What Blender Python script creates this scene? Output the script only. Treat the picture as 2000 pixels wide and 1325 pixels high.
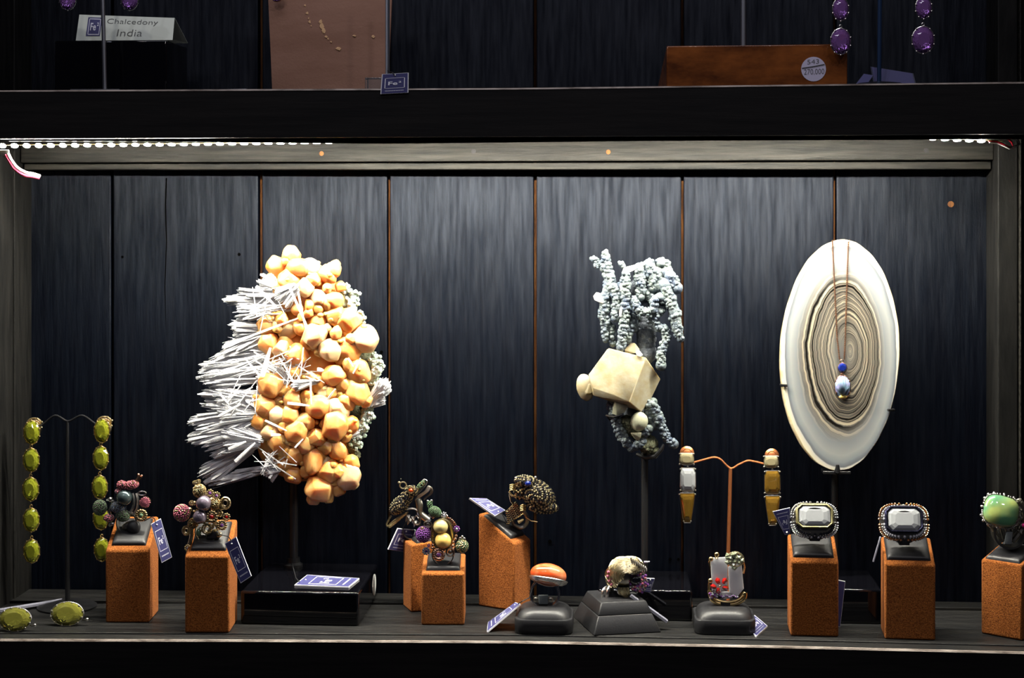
import bpy, bmesh, math, random
from math import sin, cos, pi, radians, sqrt
from mathutils import Vector, Matrix, noise
random.seed(7)
D = bpy.data
SC = bpy.context.scene
COL = SC.collection
for o in list(D.objects): D.objects.remove(o)

# ------------------------------------------------------------------ camera, world, lights, exposure
FPX = 3333.0                       # focal length in pixels of the 2000 wide frame
TH = math.atan(217.0 / FPX)        # camera looks a little to the left of the wall's perpendicular
HY = 380.0                         # height of the eye level in the frame
CAM = Vector((0.0, -1.55, 0.3653))
Fv = Vector((-sin(TH), cos(TH), 0)); Rv = Vector((cos(TH), sin(TH), 0)); Uv = Vector((0, 0, 1))
cam = D.cameras.new('camera'); cam_o = D.objects.new('camera', cam); COL.objects.link(cam_o)
cam_o.location = CAM; cam_o.rotation_euler = (pi / 2, 0, TH)
cam.sensor_width = 36.0; cam.lens = 36.0 * FPX / 2000.0
cam.shift_y = -(662.5 - HY) / 2000.0
cam.clip_start = 0.01; cam.clip_end = 50
cam.dof.use_dof = False
SC.camera = cam_o
SC.view_settings.view_transform = 'Standard'; SC.view_settings.look = 'None'
SC.view_settings.exposure = 0.0; SC.view_settings.gamma = 1.0
SC.view_settings.use_curve_mapping = False
SC.cycles.use_denoising = True
SC.cycles.max_bounces = 10
SC.cycles.caustics_reflective = False; SC.cycles.caustics_refractive = False
SC.cycles.sample_clamp_indirect = 4.0
LED_STRENGTH = 2250.0
w = D.worlds.new('shop'); SC.world = w; w.use_nodes = True
w.node_tree.nodes['Background'].inputs[0].default_value = (0.55, 0.6, 0.9, 1)
w.node_tree.nodes['Background'].inputs[1].default_value = 0.012

def lamp(name, loc, target, size, power, color, sizey=None, spot=False):
    l = D.lights.new(name, 'AREA'); l.energy = power; l.color = color
    l.shape = 'RECTANGLE'; l.size = size; l.size_y = sizey or size
    o = D.objects.new(name, l); COL.objects.link(o); o.location = loc
    d = Vector(target) - Vector(loc); o.rotation_euler = d.to_track_quat('-Z', 'Y').to_euler()
    return o
# shop ceiling lights in front of the cabinet, and the lamp over the upper compartment
for i_, (x_, y_, z_, p_, c_) in enumerate([(-1.15, -1.9, 1.75, 1.7, (.88, .86, 1)), (-.45, -1.35, 1.55, 1.3, (1, .93, .88)), (.35, -1.5, 1.6, 1.4, (.92, .9, 1)), (1.05, -1.8, 1.75, 1.7, (1, .93, .9))]):
    lamp('ceiling_spot', (x_, y_, z_), (x_ * .15, 0, .2), .09, p_ * 1.8, c_)
lamp('upper_compartment_lamp', (-0.12, -0.30, 0.86), (-0.12, -0.11, 0.46), 0.7, 0.9, (0.88, 0.88, 1.0), 0.05)

# ------------------------------------------------------------------ pixel helpers
def ray(px, py):
    return Fv + Rv * ((px - 1000.0) / FPX) + Uv * ((HY - py) / FPX)
def U(px, py, Y):
    v = ray(px, py); return CAM + v * ((Y - CAM.y) / v.y)
def UZ(px, py, z=0.0):
    v = ray(px, py); return CAM + v * ((z - CAM.z) / v.z)
def S(px, Y):                       # metres per pixel at that column and depth
    v = ray(px, HY); return ((Y - CAM.y) / v.y) / FPX
class Fr:                            # a pixel ruler laid on the plane y = Y; dz in pixels towards the viewer
    def __init__(s, Y, ox=0, oy=0, k=1.0, cx=1000):
        s.Y = Y; s.ox = ox; s.oy = oy; s.k = k; s.m = S(cx, Y)
    def __call__(s, x, y, dz=0):
        return U(s.ox + x / s.k, s.oy + y / s.k, s.Y - dz * s.m / s.k)
    def r(s, v): return v * s.m / s.k

# ------------------------------------------------------------------ materials
def sock(b, name, v):
    if name in b.inputs: b.inputs[name].default_value = v
def c4(c): return (c[0], c[1], c[2], 1)
MATS = {}
def mat(name, col, rough=0.5, metal=0.0, trans=0.0, ior=1.45, sss=0.0, sssr=(1, .5, .25), ssss=0.005, coat=0.0, sheen=0.0, spec=None,
        var=None, vscale=(20, 20, 20), bump=0.0, bscale=(200, 200, 200), bdist=0.001, detail=4, ramp=(0.35, 0.65), rvar=0.0, emit=None, es=0, rnd=False):
    m = D.materials.new(name); m.use_nodes = True; nt = m.node_tree; b = nt.nodes['Principled BSDF']
    sock(b, 'Base Color', c4(col)); sock(b, 'Roughness', rough); sock(b, 'Metallic', metal)
    sock(b, 'Transmission Weight', trans); sock(b, 'IOR', ior); sock(b, 'Subsurface Weight', sss)
    sock(b, 'Subsurface Radius', sssr); sock(b, 'Subsurface Scale', ssss); sock(b, 'Coat Weight', coat)
    sock(b, 'Sheen Weight', sheen); sock(b, 'Sheen Roughness', 0.4)
    if sheen: sock(b, 'Sheen Tint', c4([min(1, x * 2 + .1) for x in col]))
    if spec is not None: sock(b, 'Specular IOR Level', spec)
    if emit: sock(b, 'Emission Color', c4(emit)); sock(b, 'Emission Strength', es)
    L = nt.links
    def noise_tex(scale, det=4, off=False):
        tc = nt.nodes.new('ShaderNodeTexCoord'); mp = nt.nodes.new('ShaderNodeMapping'); mp.inputs['Scale'].default_value = scale
        L.new(tc.outputs['Object'], mp.inputs['Vector'])
        if rnd:
            oi = nt.nodes.new('ShaderNodeObjectInfo'); mu = nt.nodes.new('ShaderNodeMath'); mu.operation = 'MULTIPLY'; mu.inputs[1].default_value = 37.0
            L.new(oi.outputs['Random'], mu.inputs[0]); L.new(mu.outputs[0], mp.inputs['Location'])
        n = nt.nodes.new('ShaderNodeTexNoise'); n.inputs['Scale'].default_value = 1; n.inputs['Detail'].default_value = det
        n.inputs['Roughness'].default_value = 0.62
        L.new(mp.outputs[0], n.inputs['Vector']); return n
    if var is not None:
        n = noise_tex(vscale, detail); r = nt.nodes.new('ShaderNodeValToRGB')
        r.color_ramp.elements[0].position = ramp[0]; r.color_ramp.elements[1].position = ramp[1]
        r.color_ramp.elements[0].color = c4(col); r.color_ramp.elements[1].color = c4(var)
        L.new(n.outputs[0], r.inputs[0]); L.new(r.outputs[0], b.inputs['Base Color'])
    if bump or rvar:
        n = noise_tex(bscale, 6)
        if bump:
            bp = nt.nodes.new('ShaderNodeBump'); bp.inputs['Strength'].default_value = bump; bp.inputs['Distance'].default_value = bdist
            L.new(n.outputs[0], bp.inputs['Height']); L.new(bp.outputs[0], b.inputs['Normal'])
        if rvar:
            mr = nt.nodes.new('ShaderNodeMapRange'); mr.inputs[1].default_value = .3; mr.inputs[2].default_value = .7
            mr.inputs[3].default_value = max(0, rough - rvar); mr.inputs[4].default_value = min(1, rough + rvar)
            L.new(n.outputs[0], mr.inputs[0]); L.new(mr.outputs[0], b.inputs['Roughness'])
    MATS[name] = m; return m

WV = mat('dark_stained_wood_vertical', (0.0007, 0.0011, 0.0028), 0.56, spec=0.95, var=(0.0022, 0.0032, 0.0060), vscale=(260, 40, 14), bump=0.45, bscale=(520, 200, 45), bdist=0.0006, rvar=0.12, rnd=True)
def sheen_wood(m_, col, gloss, rough):
    # satin varnish: dark diffuse plus a broad Beckmann lobe
    nt = m_.node_tree; b = nt.nodes['Principled BSDF']; out = nt.nodes['Material Output']
    d = nt.nodes.new('ShaderNodeBsdfDiffuse'); gl = nt.nodes.new('ShaderNodeBsdfAnisotropic'); gl.distribution = 'BECKMANN'
    gl.inputs['Roughness'].default_value = rough; gl.inputs['Color'].default_value = c4(gloss)
    ad = nt.nodes.new('ShaderNodeAddShader')
    for l in list(nt.links):
        if l.to_node == b and l.to_socket.name == 'Base Color': nt.links.new(l.from_socket, d.inputs['Color'])
        if l.to_node == b and l.to_socket.name == 'Normal': nt.links.new(l.from_socket, d.inputs['Normal']); nt.links.new(l.from_socket, gl.inputs['Normal'])
    # the stain soaks unevenly: the gloss is streaky
    tc = nt.nodes.new('ShaderNodeTexCoord'); mp = nt.nodes.new('ShaderNodeMapping'); mp.inputs['Scale'].default_value = col
    oi = nt.nodes.new('ShaderNodeObjectInfo'); mu = nt.nodes.new('ShaderNodeMath'); mu.operation = 'MULTIPLY'; mu.inputs[1].default_value = 17.0
    nt.links.new(oi.outputs['Random'], mu.inputs[0]); nt.links.new(mu.outputs[0], mp.inputs['Location'])
    n = nt.nodes.new('ShaderNodeTexNoise'); n.inputs['Scale'].default_value = 1; n.inputs['Detail'].default_value = 5
    nt.links.new(tc.outputs['Object'], mp.inputs['Vector']); nt.links.new(mp.outputs[0], n.inputs['Vector'])
    r = nt.nodes.new('ShaderNodeValToRGB'); r.color_ramp.elements[0].position = .3; r.color_ramp.elements[1].position = .7
    r.color_ramp.elements[0].color = c4([x * .5 for x in gloss]); r.color_ramp.elements[1].color = c4([x * 1.5 for x in gloss])
    nt.links.new(n.outputs[0], r.inputs[0]); nt.links.new(r.outputs[0], gl.inputs['Color'])
    nt.links.new(d.outputs[0], ad.inputs[0]); nt.links.new(gl.outputs[0], ad.inputs[1]); nt.links.new(ad.outputs[0], out.inputs['Surface'])
sheen_wood(WV, (260, 260, 22), (0.0128, 0.0139, 0.0168), 0.58)
WH = mat('dark_stained_wood_horizontal', (0.003, 0.003, 0.0035), 0.5, spec=0.4, var=(0.011, 0.0105, 0.010), vscale=(14, 150, 260), bump=0.55, bscale=(45, 300, 520), bdist=0.0006, rvar=0.12, rnd=True)
WT = mat('worn_grey_trim_wood', (0.003, 0.003, 0.0026), 0.55, spec=0.25, var=(0.022, 0.020, 0.0165), vscale=(16, 200, 300), bump=0.6, bscale=(40, 300, 600), bdist=0.0006, rvar=0.1, rnd=True)
WS = mat('dark_side_wood', (0.002, 0.002, 0.002), 0.6, spec=0.22, var=(0.008, 0.0075, 0.007), vscale=(100, 150, 20), bump=0.5, bscale=(200, 300, 60), bdist=0.0006, rnd=True)
FASC = mat('black_fascia_wood', (0.0035, 0.0032, 0.0036), 0.7, spec=0.2, var=(0.008, 0.007, 0.007), vscale=(10, 100, 200), bump=0.3, bscale=(30, 200, 400), bdist=0.0004)
RAW = mat('raw_brown_wood', (0.06, 0.018, 0.004), 0.8, var=(0.22, 0.085, 0.02), vscale=(200, 200, 30))
WORN = mat('worn_shelf_edge', (0.10, 0.075, 0.06), 0.6, var=(0.42, 0.36, 0.32), vscale=(40, 200, 200))
SUEDE = mat('brown_suede', (0.14, 0.037, 0.008), 0.95, sheen=0.35, spec=0.1, var=(0.42, 0.14, 0.030), vscale=(950, 950, 950), bump=1.0, bscale=(1100, 1100, 1100), bdist=0.0012)
LEATHER = mat('black_leather', (0.016, 0.016, 0.018), 0.42, spec=0.5, bump=0.25, bscale=(900, 900, 900), bdist=0.0003)
GLOSS = mat('black_gloss_acrylic', (0.002, 0.002, 0.003), 0.06, spec=0.6, bump=0.0)
BLACKM = mat('black_metal', (0.008, 0.008, 0.009), 0.35, metal=0.0, spec=0.5)
GREYM = mat('grey_metal', (0.35, 0.36, 0.40), 0.4, metal=1.0)
SILVER = mat('silver', (0.75, 0.72, 0.68), 0.25, metal=1.0)
DSILV = mat('oxidised_silver', (0.42, 0.39, 0.33), 0.3, metal=1.0)
GOLD = mat('pale_gold', (0.82, 0.60, 0.28), 0.25, metal=1.0)
RGOLD = mat('rose_gold', (0.85, 0.50, 0.34), 0.25, metal=1.0)
DGOLD = mat('antique_gold', (0.60, 0.48, 0.26), 0.3, metal=1.0, var=(0.88, 0.76, 0.48), vscale=(500, 500, 500))
COPPER = mat('copper', (0.72, 0.26, 0.10), 0.42, metal=0.85)
DARKP = mat('dark_pave_ground', (0.03, 0.026, 0.02), 0.35, metal=0.7)
PAVE_D = mat('black_pave_stone', (0.01, 0.01, 0.014), 0.08, spec=1.0)
PAVE_C = mat('clear_pave_stone', (0.42, 0.42, 0.47), 0.05, spec=1.0, coat=1)
PAVE_O = mat('orange_brown_pave_stone', (0.34, 0.10, 0.012), 0.06, spec=1.0, coat=1)
PAVE_P = mat('pink_pave_stone', (0.55, 0.16, 0.22), 0.1, spec=1.0)
PAVE_G = mat('green_pave_stone', (0.10, 0.16, 0.09), 0.1, spec=1.0)
PAVE_V = mat('violet_pave_stone', (0.20, 0.07, 0.28), 0.08, spec=1.0)
PAVE_B = mat('blue_grey_pave_stone', (0.14, 0.17, 0.24), 0.1, spec=1.0)
RED = mat('red_garnet', (0.55, 0.01, 0.008), 0.04, spec=1.0, trans=0.3, ior=1.7, coat=1)
SAPPH = mat('blue_sapphire', (0.006, 0.015, 0.14), 0.04, spec=1.0, coat=1)
PERI = mat('yellow_green_gem', (0.74, 0.80, 0.06), 0.0, trans=0.8, ior=1.6, spec=1.0)
CITR = mat('olive_citrine_gem', (0.62, 0.60, 0.10), 0.0, trans=0.8, ior=1.6, spec=1.0)
TOPAZ = mat('golden_topaz_gem', (0.78, 0.42, 0.06), 0.0, trans=0.82, ior=1.6, spec=1.0)
PALET = mat('pale_citrine_gem', (0.75, 0.66, 0.38), 0.0, trans=0.6, ior=1.6, spec=1.0)
CLEAR = mat('clear_gem', (0.62, 0.64, 0.66), 0.0, trans=0.35, ior=1.6, spec=1.0)
ROCKX = mat('rock_crystal', (0.88, 0.88, 0.92), 0.08, trans=0.3, ior=1.45, sss=.6, ssss=.008, sssr=(1, 1, 1), coat=1)
AMETH = mat('purple_amethyst_gem', (0.50, 0.22, 0.72), 0.0, trans=0.7, ior=1.6, spec=1.0)
GREENC = mat('green_chalcedony_cabochon', (0.10, 0.26, 0.13), 0.06, coat=1, sss=0.2, ssss=0.003, sssr=(.6, 1, .4), var=(0.30, 0.36, 0.11), vscale=(50, 50, 70), detail=1, ramp=(.42, .62))
ORANGEC = mat('orange_cabochon', (0.62, 0.09, 0.02), 0.07, coat=1, sss=0.5, ssss=0.004, sssr=(1, .4, .2), var=(0.72, 0.28, 0.13), vscale=(60, 60, 90), detail=2, ramp=(.45, .7))
PEARLD = mat('dark_peacock_pearl', (0.06, 0.085, 0.09), 0.16, metal=0.55, coat=0.6)
PEARLV = mat('mauve_grey_pearl', (0.22, 0.18, 0.23), 0.16, metal=0.5, coat=0.6)
PEARLG = mat('golden_pearl', (0.78, 0.52, 0.14), 0.2, coat=0.6, sss=0.2, ssss=.002, sssr=(1, .7, .3))
PEARLY = mat('champagne_pearl', (0.66, 0.55, 0.24), 0.2, coat=0.6, sss=0.2, ssss=.002, sssr=(1, .7, .3))
OPAL = mat('milky_opal', (0.14, 0.24, 0.32), 0.12, coat=1, sss=0.4, ssss=.002, sssr=(.6, .8, 1), var=(0.20, 0.20, 0.36), vscale=(170, 170, 170), detail=1)
OPALB = mat('yellow_opal', (0.75, 0.55, 0.15), 0.12, coat=1)
TAGB = mat('violet_blue_card', (0.045, 0.045, 0.15), 0.55)
TAGW = mat('white_card_edge', (0.75, 0.75, 0.80), 0.6)
PRINT = mat('pale_print', (0.72, 0.72, 0.82), 0.6)
CARD = mat('white_card', (0.62, 0.66, 0.58), 0.7)
INK = mat('pencil_ink', (0.10, 0.10, 0.10), 0.8)
STICK = mat('pale_lilac_sticker', (0.50, 0.47, 0.62), 0.6)
STICKW = mat('white_sticker', (0.70, 0.72, 0.70), 0.6)
BROWNL = mat('brown_display_leather', (0.23, 0.115, 0.075), 0.8, bump=0.4, bscale=(500, 500, 500), bdist=0.0006, var=(0.30, 0.16, 0.11), vscale=(8, 30, 30))
TANR = mat('torn_tan_hide', (0.62, 0.38, 0.20), 0.9)
WALNUT = mat('varnished_red_brown_wood', (0.065, 0.017, 0.004), 0.28, coat=0.3, var=(0.26, 0.075, 0.015), vscale=(16, 30, 40), detail=5)
HOLE = mat('dark_hole', (0.001, 0.001, 0.001), 1.0, spec=0.0)
TAGG = mat('grey_card_edge', (0.20, 0.20, 0.25), 0.6)
STRING = mat('black_string', (0.006, 0.006, 0.008), 0.6)
LED = mat('led_glow', (1, 1, 1), emit=(1.0, 0.96, 0.82), es=LED_STRENGTH)
TAPE = mat('amber_led_tape', (0.35, 0.24, 0.06), 0.5)
WPLAS = mat('white_plastic', (0.75, 0.75, 0.72), 0.4)
RPLAS = mat('red_wire', (0.55, 0.01, 0.03), 0.4)
ACRY = mat('clear_acrylic', (0.8, 0.9, 1.0), 0.05, trans=0.95, ior=1.45)
STRAP = mat('grey_strap', (0.10, 0.115, 0.12), 0.7)
WHITEX = mat('white_crystal', (0.98, 0.98, 1.0), 0.35, sss=0.3, sssr=(.9, .95, 1), ssss=0.008, spec=0.7)
ORX = mat('orange_crystal', (0.84, 0.34, 0.08), 0.3, sss=0.6, sssr=(1, .50, .2), ssss=0.009, spec=0.6, var=(0.88, 0.48, 0.19), vscale=(60, 60, 60), detail=3, bump=0.25, bscale=(500, 500, 500), bdist=0.0006)
ORP = mat('pale_peach_crystal', (0.80, 0.52, 0.28), 0.28, sss=0.5, sssr=(1, .6, .25), ssss=0.007, spec=0.6, bump=0.2, bscale=(500, 500, 500), bdist=0.0006)
GRX = mat('pale_green_crystal', (0.40, 0.55, 0.42), 0.3, sss=0.3, ssss=0.004, sssr=(.7, 1, .7), var=(0.72, 0.80, 0.72), vscale=(250, 250, 250), bump=0.8, bscale=(900, 900, 900), bdist=0.001)
DKG = mat('dark_green_matrix', (0.03, 0.04, 0.02), 0.8, var=(0.16, 0.16, 0.09), vscale=(400, 400, 400), bump=1.0, bscale=(700, 700, 700), bdist=0.002)
CHALC = mat('blue_grey_chalcedony', (0.06, 0.08, 0.125), 0.45, sss=0.2, ssss=0.003, sssr=(.7, .9, 1), var=(0.18, 0.215, 0.20), vscale=(110, 110, 110), bump=0.7, bscale=(800, 800, 800), bdist=0.0012)
CHALD = mat('dark_chalcedony', (0.05, 0.06, 0.08), 0.6, var=(0.14, 0.16, 0.19), vscale=(300, 300, 300), bump=0.8, bscale=(800, 800, 800), bdist=0.0015)
CALC = mat('honey_calcite', (0.32, 0.26, 0.15), 0.22, sss=0.5, sssr=(1, .75, .35), ssss=0.008, spec=0.6, var=(0.40, 0.37, 0.28), vscale=(70, 70, 90), detail=5, bump=0.2, bscale=(300, 300, 500), bdist=0.0006)
CALW = mat('white_calcite', (0.86, 0.82, 0.74), 0.4, sss=0.2, ssss=0.004, sssr=(1, .9, .8))
CALG = mat('grey_calcite_disc', (0.42, 0.42, 0.30), 0.35, sss=0.3, ssss=0.004, sssr=(1, .9, .7), var=(0.25, 0.24, 0.18), vscale=(600, 600, 600), ramp=(.55, .75), bump=.3)
AGRIM = mat('agate_rind', (0.62, 0.46, 0.22), 0.6, var=(0.80, 0.70, 0.48), vscale=(80, 80, 80), bump=.5, bscale=(400, 400, 400))

# ------------------------------------------------------------------ mesh builder
class G:
    def __init__(s): s.v = []; s.f = []; s.mi = []; s.cur = 0; s.mats = []
    def m(s, mt):
        if mt not in s.mats: s.mats.append(mt)
        s.cur = s.mats.index(mt); return s
    def add(s, vs, fs):
        b = len(s.v); s.v += [Vector(v) for v in vs]; s.f += [tuple(b + i for i in f) for f in fs]; s.mi += [s.cur] * len(fs); return s
    def box(s, a, b):
        (x0, y0, z0), (x1, y1, z1) = a, b
        return s.box8([(x0, y0, z0), (x1, y0, z0), (x1, y1, z0), (x0, y1, z0), (x0, y0, z1), (x1, y0, z1), (x1, y1, z1), (x0, y1, z1)])
    def box8(s, p):
        return s.add(p, [(0, 3, 2, 1), (4, 5, 6, 7), (0, 1, 5, 4), (1, 2, 6, 5), (2, 3, 7, 6), (3, 0, 4, 7)])
    def prism(s, poly, vec):
        n = len(poly); poly = [Vector(p) for p in poly]; vec = Vector(vec)
        fs = [tuple(range(n)), tuple(range(2 * n - 1, n - 1, -1))] + [(i, i + n, (i + 1) % n + n, (i + 1) % n) for i in range(n)]
        return s.add(poly + [p + vec for p in poly], fs)
    def ell(s, c, rx, ry=None, rz=None, rot=None, sub=2, jit=0):
        # rx across, ry depth, rz up
        ry = rx if ry is None else ry; rz = rx if rz is None else rz
        vs, fs = ICO[sub]; c = Vector(c); out = []
        for v in vs:
            q = Vector((v.x * rx, v.y * ry, v.z * rz))
            if jit: q *= 1 + random.uniform(-jit, jit)
            if rot: q = rot @ q
            out.append(c + q)
        return s.add(out, fs)
    def tube(s, pts, rad, n=8, closed=False, cap=True):
        pts = [Vector(p) for p in pts]; N = len(pts)
        if not hasattr(rad, '__len__'): rad = [rad] * N
        ring = []; prev = None
        for i, p in enumerate(pts):
            if closed: t = pts[(i + 1) % N] - pts[i - 1]
            else: t = pts[min(i + 1, N - 1)] - pts[max(i - 1, 0)]
            if t.length < 1e-9: t = Vector((0, 0, 1))
            t.normalize()
            if prev is None:
                a = Vector((0, 1, 0)) if abs(t.y) < .9 else Vector((1, 0, 0))
                prev = (a - t * a.dot(t)).normalized()
            else:
                q = prev - t * prev.dot(t); prev = q.normalized() if q.length > 1e-6 else prev
            bn = t.cross(prev)
            ring.append([p + (prev * cos(2 * pi * k / n) + bn * sin(2 * pi * k / n)) * rad[i] for k in range(n)])
        vs = [v for r in ring for v in r]; fs = []
        for i in range(N if closed else N - 1):
            j = (i + 1) % N
            for k in range(n):
                fs.append((i * n + k, i * n + (k + 1) % n, j * n + (k + 1) % n, j * n + k))
        if cap and not closed:
            fs.append(tuple(range(n - 1, -1, -1))); fs.append(tuple((N - 1) * n + k for k in range(n)))
        return s.add(vs, fs)
    def torus(s, c, rx, rz, r, n=28, k=8, tilt=0.0, ax=None):
        ax = ax or (Vector((1, 0, 0)), Vector((0, 0, 1)))
        pts = [Vector(c) + ax[0] * rx * cos(2 * pi * i / n) + ax[1] * rz * sin(2 * pi * i / n) for i in range(n)]
        return s.tube(pts, r, k, closed=True)
    def hull(s, pts, bev=0.0, seg=2):
        bm = bmesh.new()
        for p in pts: bm.verts.new(p)
        r = bmesh.ops.convex_hull(bm, input=bm.verts[:])
        bmesh.ops.delete(bm, geom=[g for g in r['geom_interior'] if isinstance(g, bmesh.types.BMVert)], context='VERTS')
        bmesh.ops.dissolve_limit(bm, angle_limit=0.12, verts=bm.verts[:], edges=bm.edges[:])
        if bev > 0:
            bmesh.ops.bevel(bm, geom=bm.edges[:], offset=bev, segments=seg, profile=0.6, affect='EDGES', clamp_overlap=True)
        bm.verts.ensure_lookup_table(); bm.verts.index_update()
        s.add([v.co.copy() for v in bm.verts], [tuple(v.index for v in f.verts) for f in bm.faces]); bm.free(); return s
    def lathe(s, c, prof, n=24, axis='z'):
        c = Vector(c); vs = []; fs = []
        for r, h in prof:
            for k in range(n):
                a = 2 * pi * k / n
                vs.append(c + (Vector((r * cos(a), r * sin(a), h)) if axis == 'z' else Vector((r * cos(a), h, r * sin(a)))))
        for i in range(len(prof) - 1):
            for k in range(n): fs.append((i * n + k, i * n + (k + 1) % n, (i + 1) * n + (k + 1) % n, (i + 1) * n + k))
        fs.append(tuple(range(n - 1, -1, -1))); fs.append(tuple((len(prof) - 1) * n + k for k in range(n)))
        return s.add(vs, fs)
    def build(s, name, mt=None, parent=None, smooth=True, bevel=0.0, bseg=2, kind=None, label=None, ang=40, fix=True):
        me = D.meshes.new(name); off = wloc(parent) if parent else (s.origin() if s.v else Vector())
        me.from_pydata([v - off for v in s.v], [], s.f)
        for x in (s.mats if s.mats else [mt]): me.materials.append(x)
        if s.mats and len(s.mats) > 1: me.polygons.foreach_set('material_index', s.mi)
        bm = bmesh.new(); bm.from_mesh(me)
        if fix: bmesh.ops.recalc_face_normals(bm, faces=bm.faces[:])
        bm.to_mesh(me); bm.free()
        me.polygons.foreach_set('use_smooth', [smooth] * len(me.polygons))
        if smooth and ang < 180:
            try: me.set_sharp_from_angle(angle=radians(ang))
            except Exception: pass
        o = D.objects.new(name, me); COL.objects.link(o)
        if parent: o.parent = parent
        else: o.location = off
        if bevel:
            md = o.modifiers.new('bevel', 'BEVEL'); md.width = bevel; md.segments = bseg; md.limit_method = 'ANGLE'; md.angle_limit = radians(50)
        if kind: o['kind'] = kind
        if label: o['label'] = label
        return o
    def origin(s):
        xs = [v.x for v in s.v]; ys = [v.y for v in s.v]; zs = [v.z for v in s.v]
        return Vector(((min(xs) + max(xs)) / 2, (min(ys) + max(ys)) / 2, min(zs)))
def wloc(o):
    l = Vector(o.location)
    while o.parent: o = o.parent; l += Vector(o.location)
    return l
ICO = {}
for sub in (1, 2, 3, 4):
    bm = bmesh.new(); bmesh.ops.create_icosphere(bm, subdivisions=sub, radius=1)
    ICO[sub] = ([v.co.copy() for v in bm.verts], [tuple(v.index for v in f.verts) for f in bm.faces]); bm.free()
def thing(name, label, cat, loc, group=None):
    o = D.objects.new(name, None); COL.objects.link(o); o.location = loc; o.empty_display_size = 0.01
    return tagp(o, label, cat, group)
def tagp(o, label, cat, group=None):
    o['label'] = label; o['category'] = cat
    if group: o['group'] = group
    return o
def struct(o): o['kind'] = 'structure'; return o
def rotY(deg): return Matrix.Rotation(radians(deg), 3, 'Y')
def rotX(deg): return Matrix.Rotation(radians(deg), 3, 'X')
def rotZ(deg): return Matrix.Rotation(radians(deg), 3, 'Z')

def wave(pts, n=6):
    out = []
    for i in range(len(pts) - 1):
        p0, p1, p2, p3 = pts[max(0, i - 1)], pts[i], pts[i + 1], pts[min(len(pts) - 1, i + 2)]
        for k_ in range(n):
            t = k_ / n; out.append(.5 * ((2 * p1) + (p2 - p0) * t + (2 * p0 - 5 * p1 + 4 * p2 - p3) * t * t + (3 * p1 - p0 - 3 * p2 + p3) * t ** 3))
    out.append(pts[-1]); return out
_tx = {}
def text_mesh(s, off=0.0):
    key = (s, off)
    if key not in _tx:
        c = D.curves.new('t', 'FONT'); c.body = s; c.size = 1; c.offset = off; c.resolution_u = 3
        o = D.objects.new('t', c); COL.objects.link(o); bpy.context.view_layer.update()
        me = o.evaluated_get(bpy.context.evaluated_depsgraph_get()).to_mesh()
        vs = [(v.co.x, v.co.y) for v in me.vertices]; fs = [tuple(p.vertices) for p in me.polygons]
        xs = [v[0] for v in vs]; ys = [v[1] for v in vs]
        D.objects.remove(o); D.curves.remove(c)
        x0, x1, y0, y1 = min(xs), max(xs), min(ys), max(ys)
        _tx[key] = ([((x - x0) / (x1 - x0), (y - y0) / (y1 - y0)) for x, y in vs], fs)
    return _tx[key]
def put_text(g, s, o, ux, vy, off=0.0):
    """text filling the box with lower left corner o, width vector ux and height vector vy"""
    vs, fs = text_mesh(s, off); g.add([Vector(o) + Vector(ux) * x + Vector(vy) * y for x, y in vs], fs)

# ------------------------------------------------------------------ the cabinet
ZT = 0.4520; ZB = 0.4110           # upper shelf board top and bottom
# back wall: planks with raw brown edges in the joints
seams = [62, 219, 508, 759, 1045, 1333, 1631, 1926]
gapw = [4, 5, 8, 6, 6, 5, 5, 4]
xs = [U(s, 700, 0).x for s in seams]
XL, XR = xs[0], xs[-1]
g = G(); g.box((XL - .03, 0.011, -0.05), (XR + .03, 0.03, 0.86))
wall = struct(g.build('wall_back', RAW))
for i in range(7):
    a = xs[i] + gapw[i] * .00023; b = xs[i + 1] - gapw[i + 1] * .00023
    if i == 0: a = xs[0] - .002
    if i == 6: b = xs[7] + .002
    yo = random.uniform(-.0006, .0006)
    g = G(); g.box((a, yo, -0.045), (b, 0.0105, 0.85))
    g.build('plank', WV, wall, smooth=False, bevel=0.0012)
# crack in the second plank, nail holes
nh = G()
for px, py, r in [(467, 497, 3), (239, 502, 2.4), (745, 688, 3), (1074, 1058, 3.5), (1309, 1093, 3), (1325, 1093, 2.6)]:
    c = U(px, py, -.0008); nh.lathe(c, [(S(px, 0) * r, -.0002), (S(px, 0) * r, .0006)], 10, 'y')
nh.build('nail_hole', HOLE, wall)
g = G(); g.tube([U(325, 348, -.0006), U(323, 400, -.0006), U(325, 470, -.0006), U(322, 560, -.0006), U(324, 640, -.0006)], [.0007, .0006, .0005, .0004, .0001], 5)
g.build('crack', HOLE, wall)
g = G(); c = U(1857, 399, -.0008); g.lathe(c, [(.0028, -.0003), (.0028, .001)], 10, 'y'); g.build('knot', RAW, wall)

# side walls: a rear strip, a joint and a front board
def side(name, X, sgn, label):
    g = G(); x0, x1 = sorted((X + sgn * .004, X + sgn * .03)); g.box((x0, -.165 if sgn < 0 else -.134, -0.045), (x1, 0.03, 0.85))
    w_ = struct(g.build(name, WS, smooth=False))
    a = sorted((X, X + sgn * .0045))
    g = G(); g.box((a[0], -0.044, -.045), (a[1], 0.0, .85)); g.build('board', WS, w_, smooth=False, bevel=.0008)
    a = sorted((X + sgn * .0012, X + sgn * .0055))
    g = G(); g.box((a[0], -0.132, -.045), (a[1], -.0455, .85)); g.build('board', WS, w_, smooth=False, bevel=.0008)
    a = sorted((X - sgn * .0012, X + sgn * .0055))
    if sgn > 0: a = [X + .022, X + .045]
    g = G(); g.box((a[0], -0.166, -.045), (a[1], -.1335, .85)); g.build('board', WS, w_, smooth=False, bevel=.0012)
    return w_
side('wall_left', XL, -1, '')
xq = U(1990, 700, -.047).x
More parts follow.
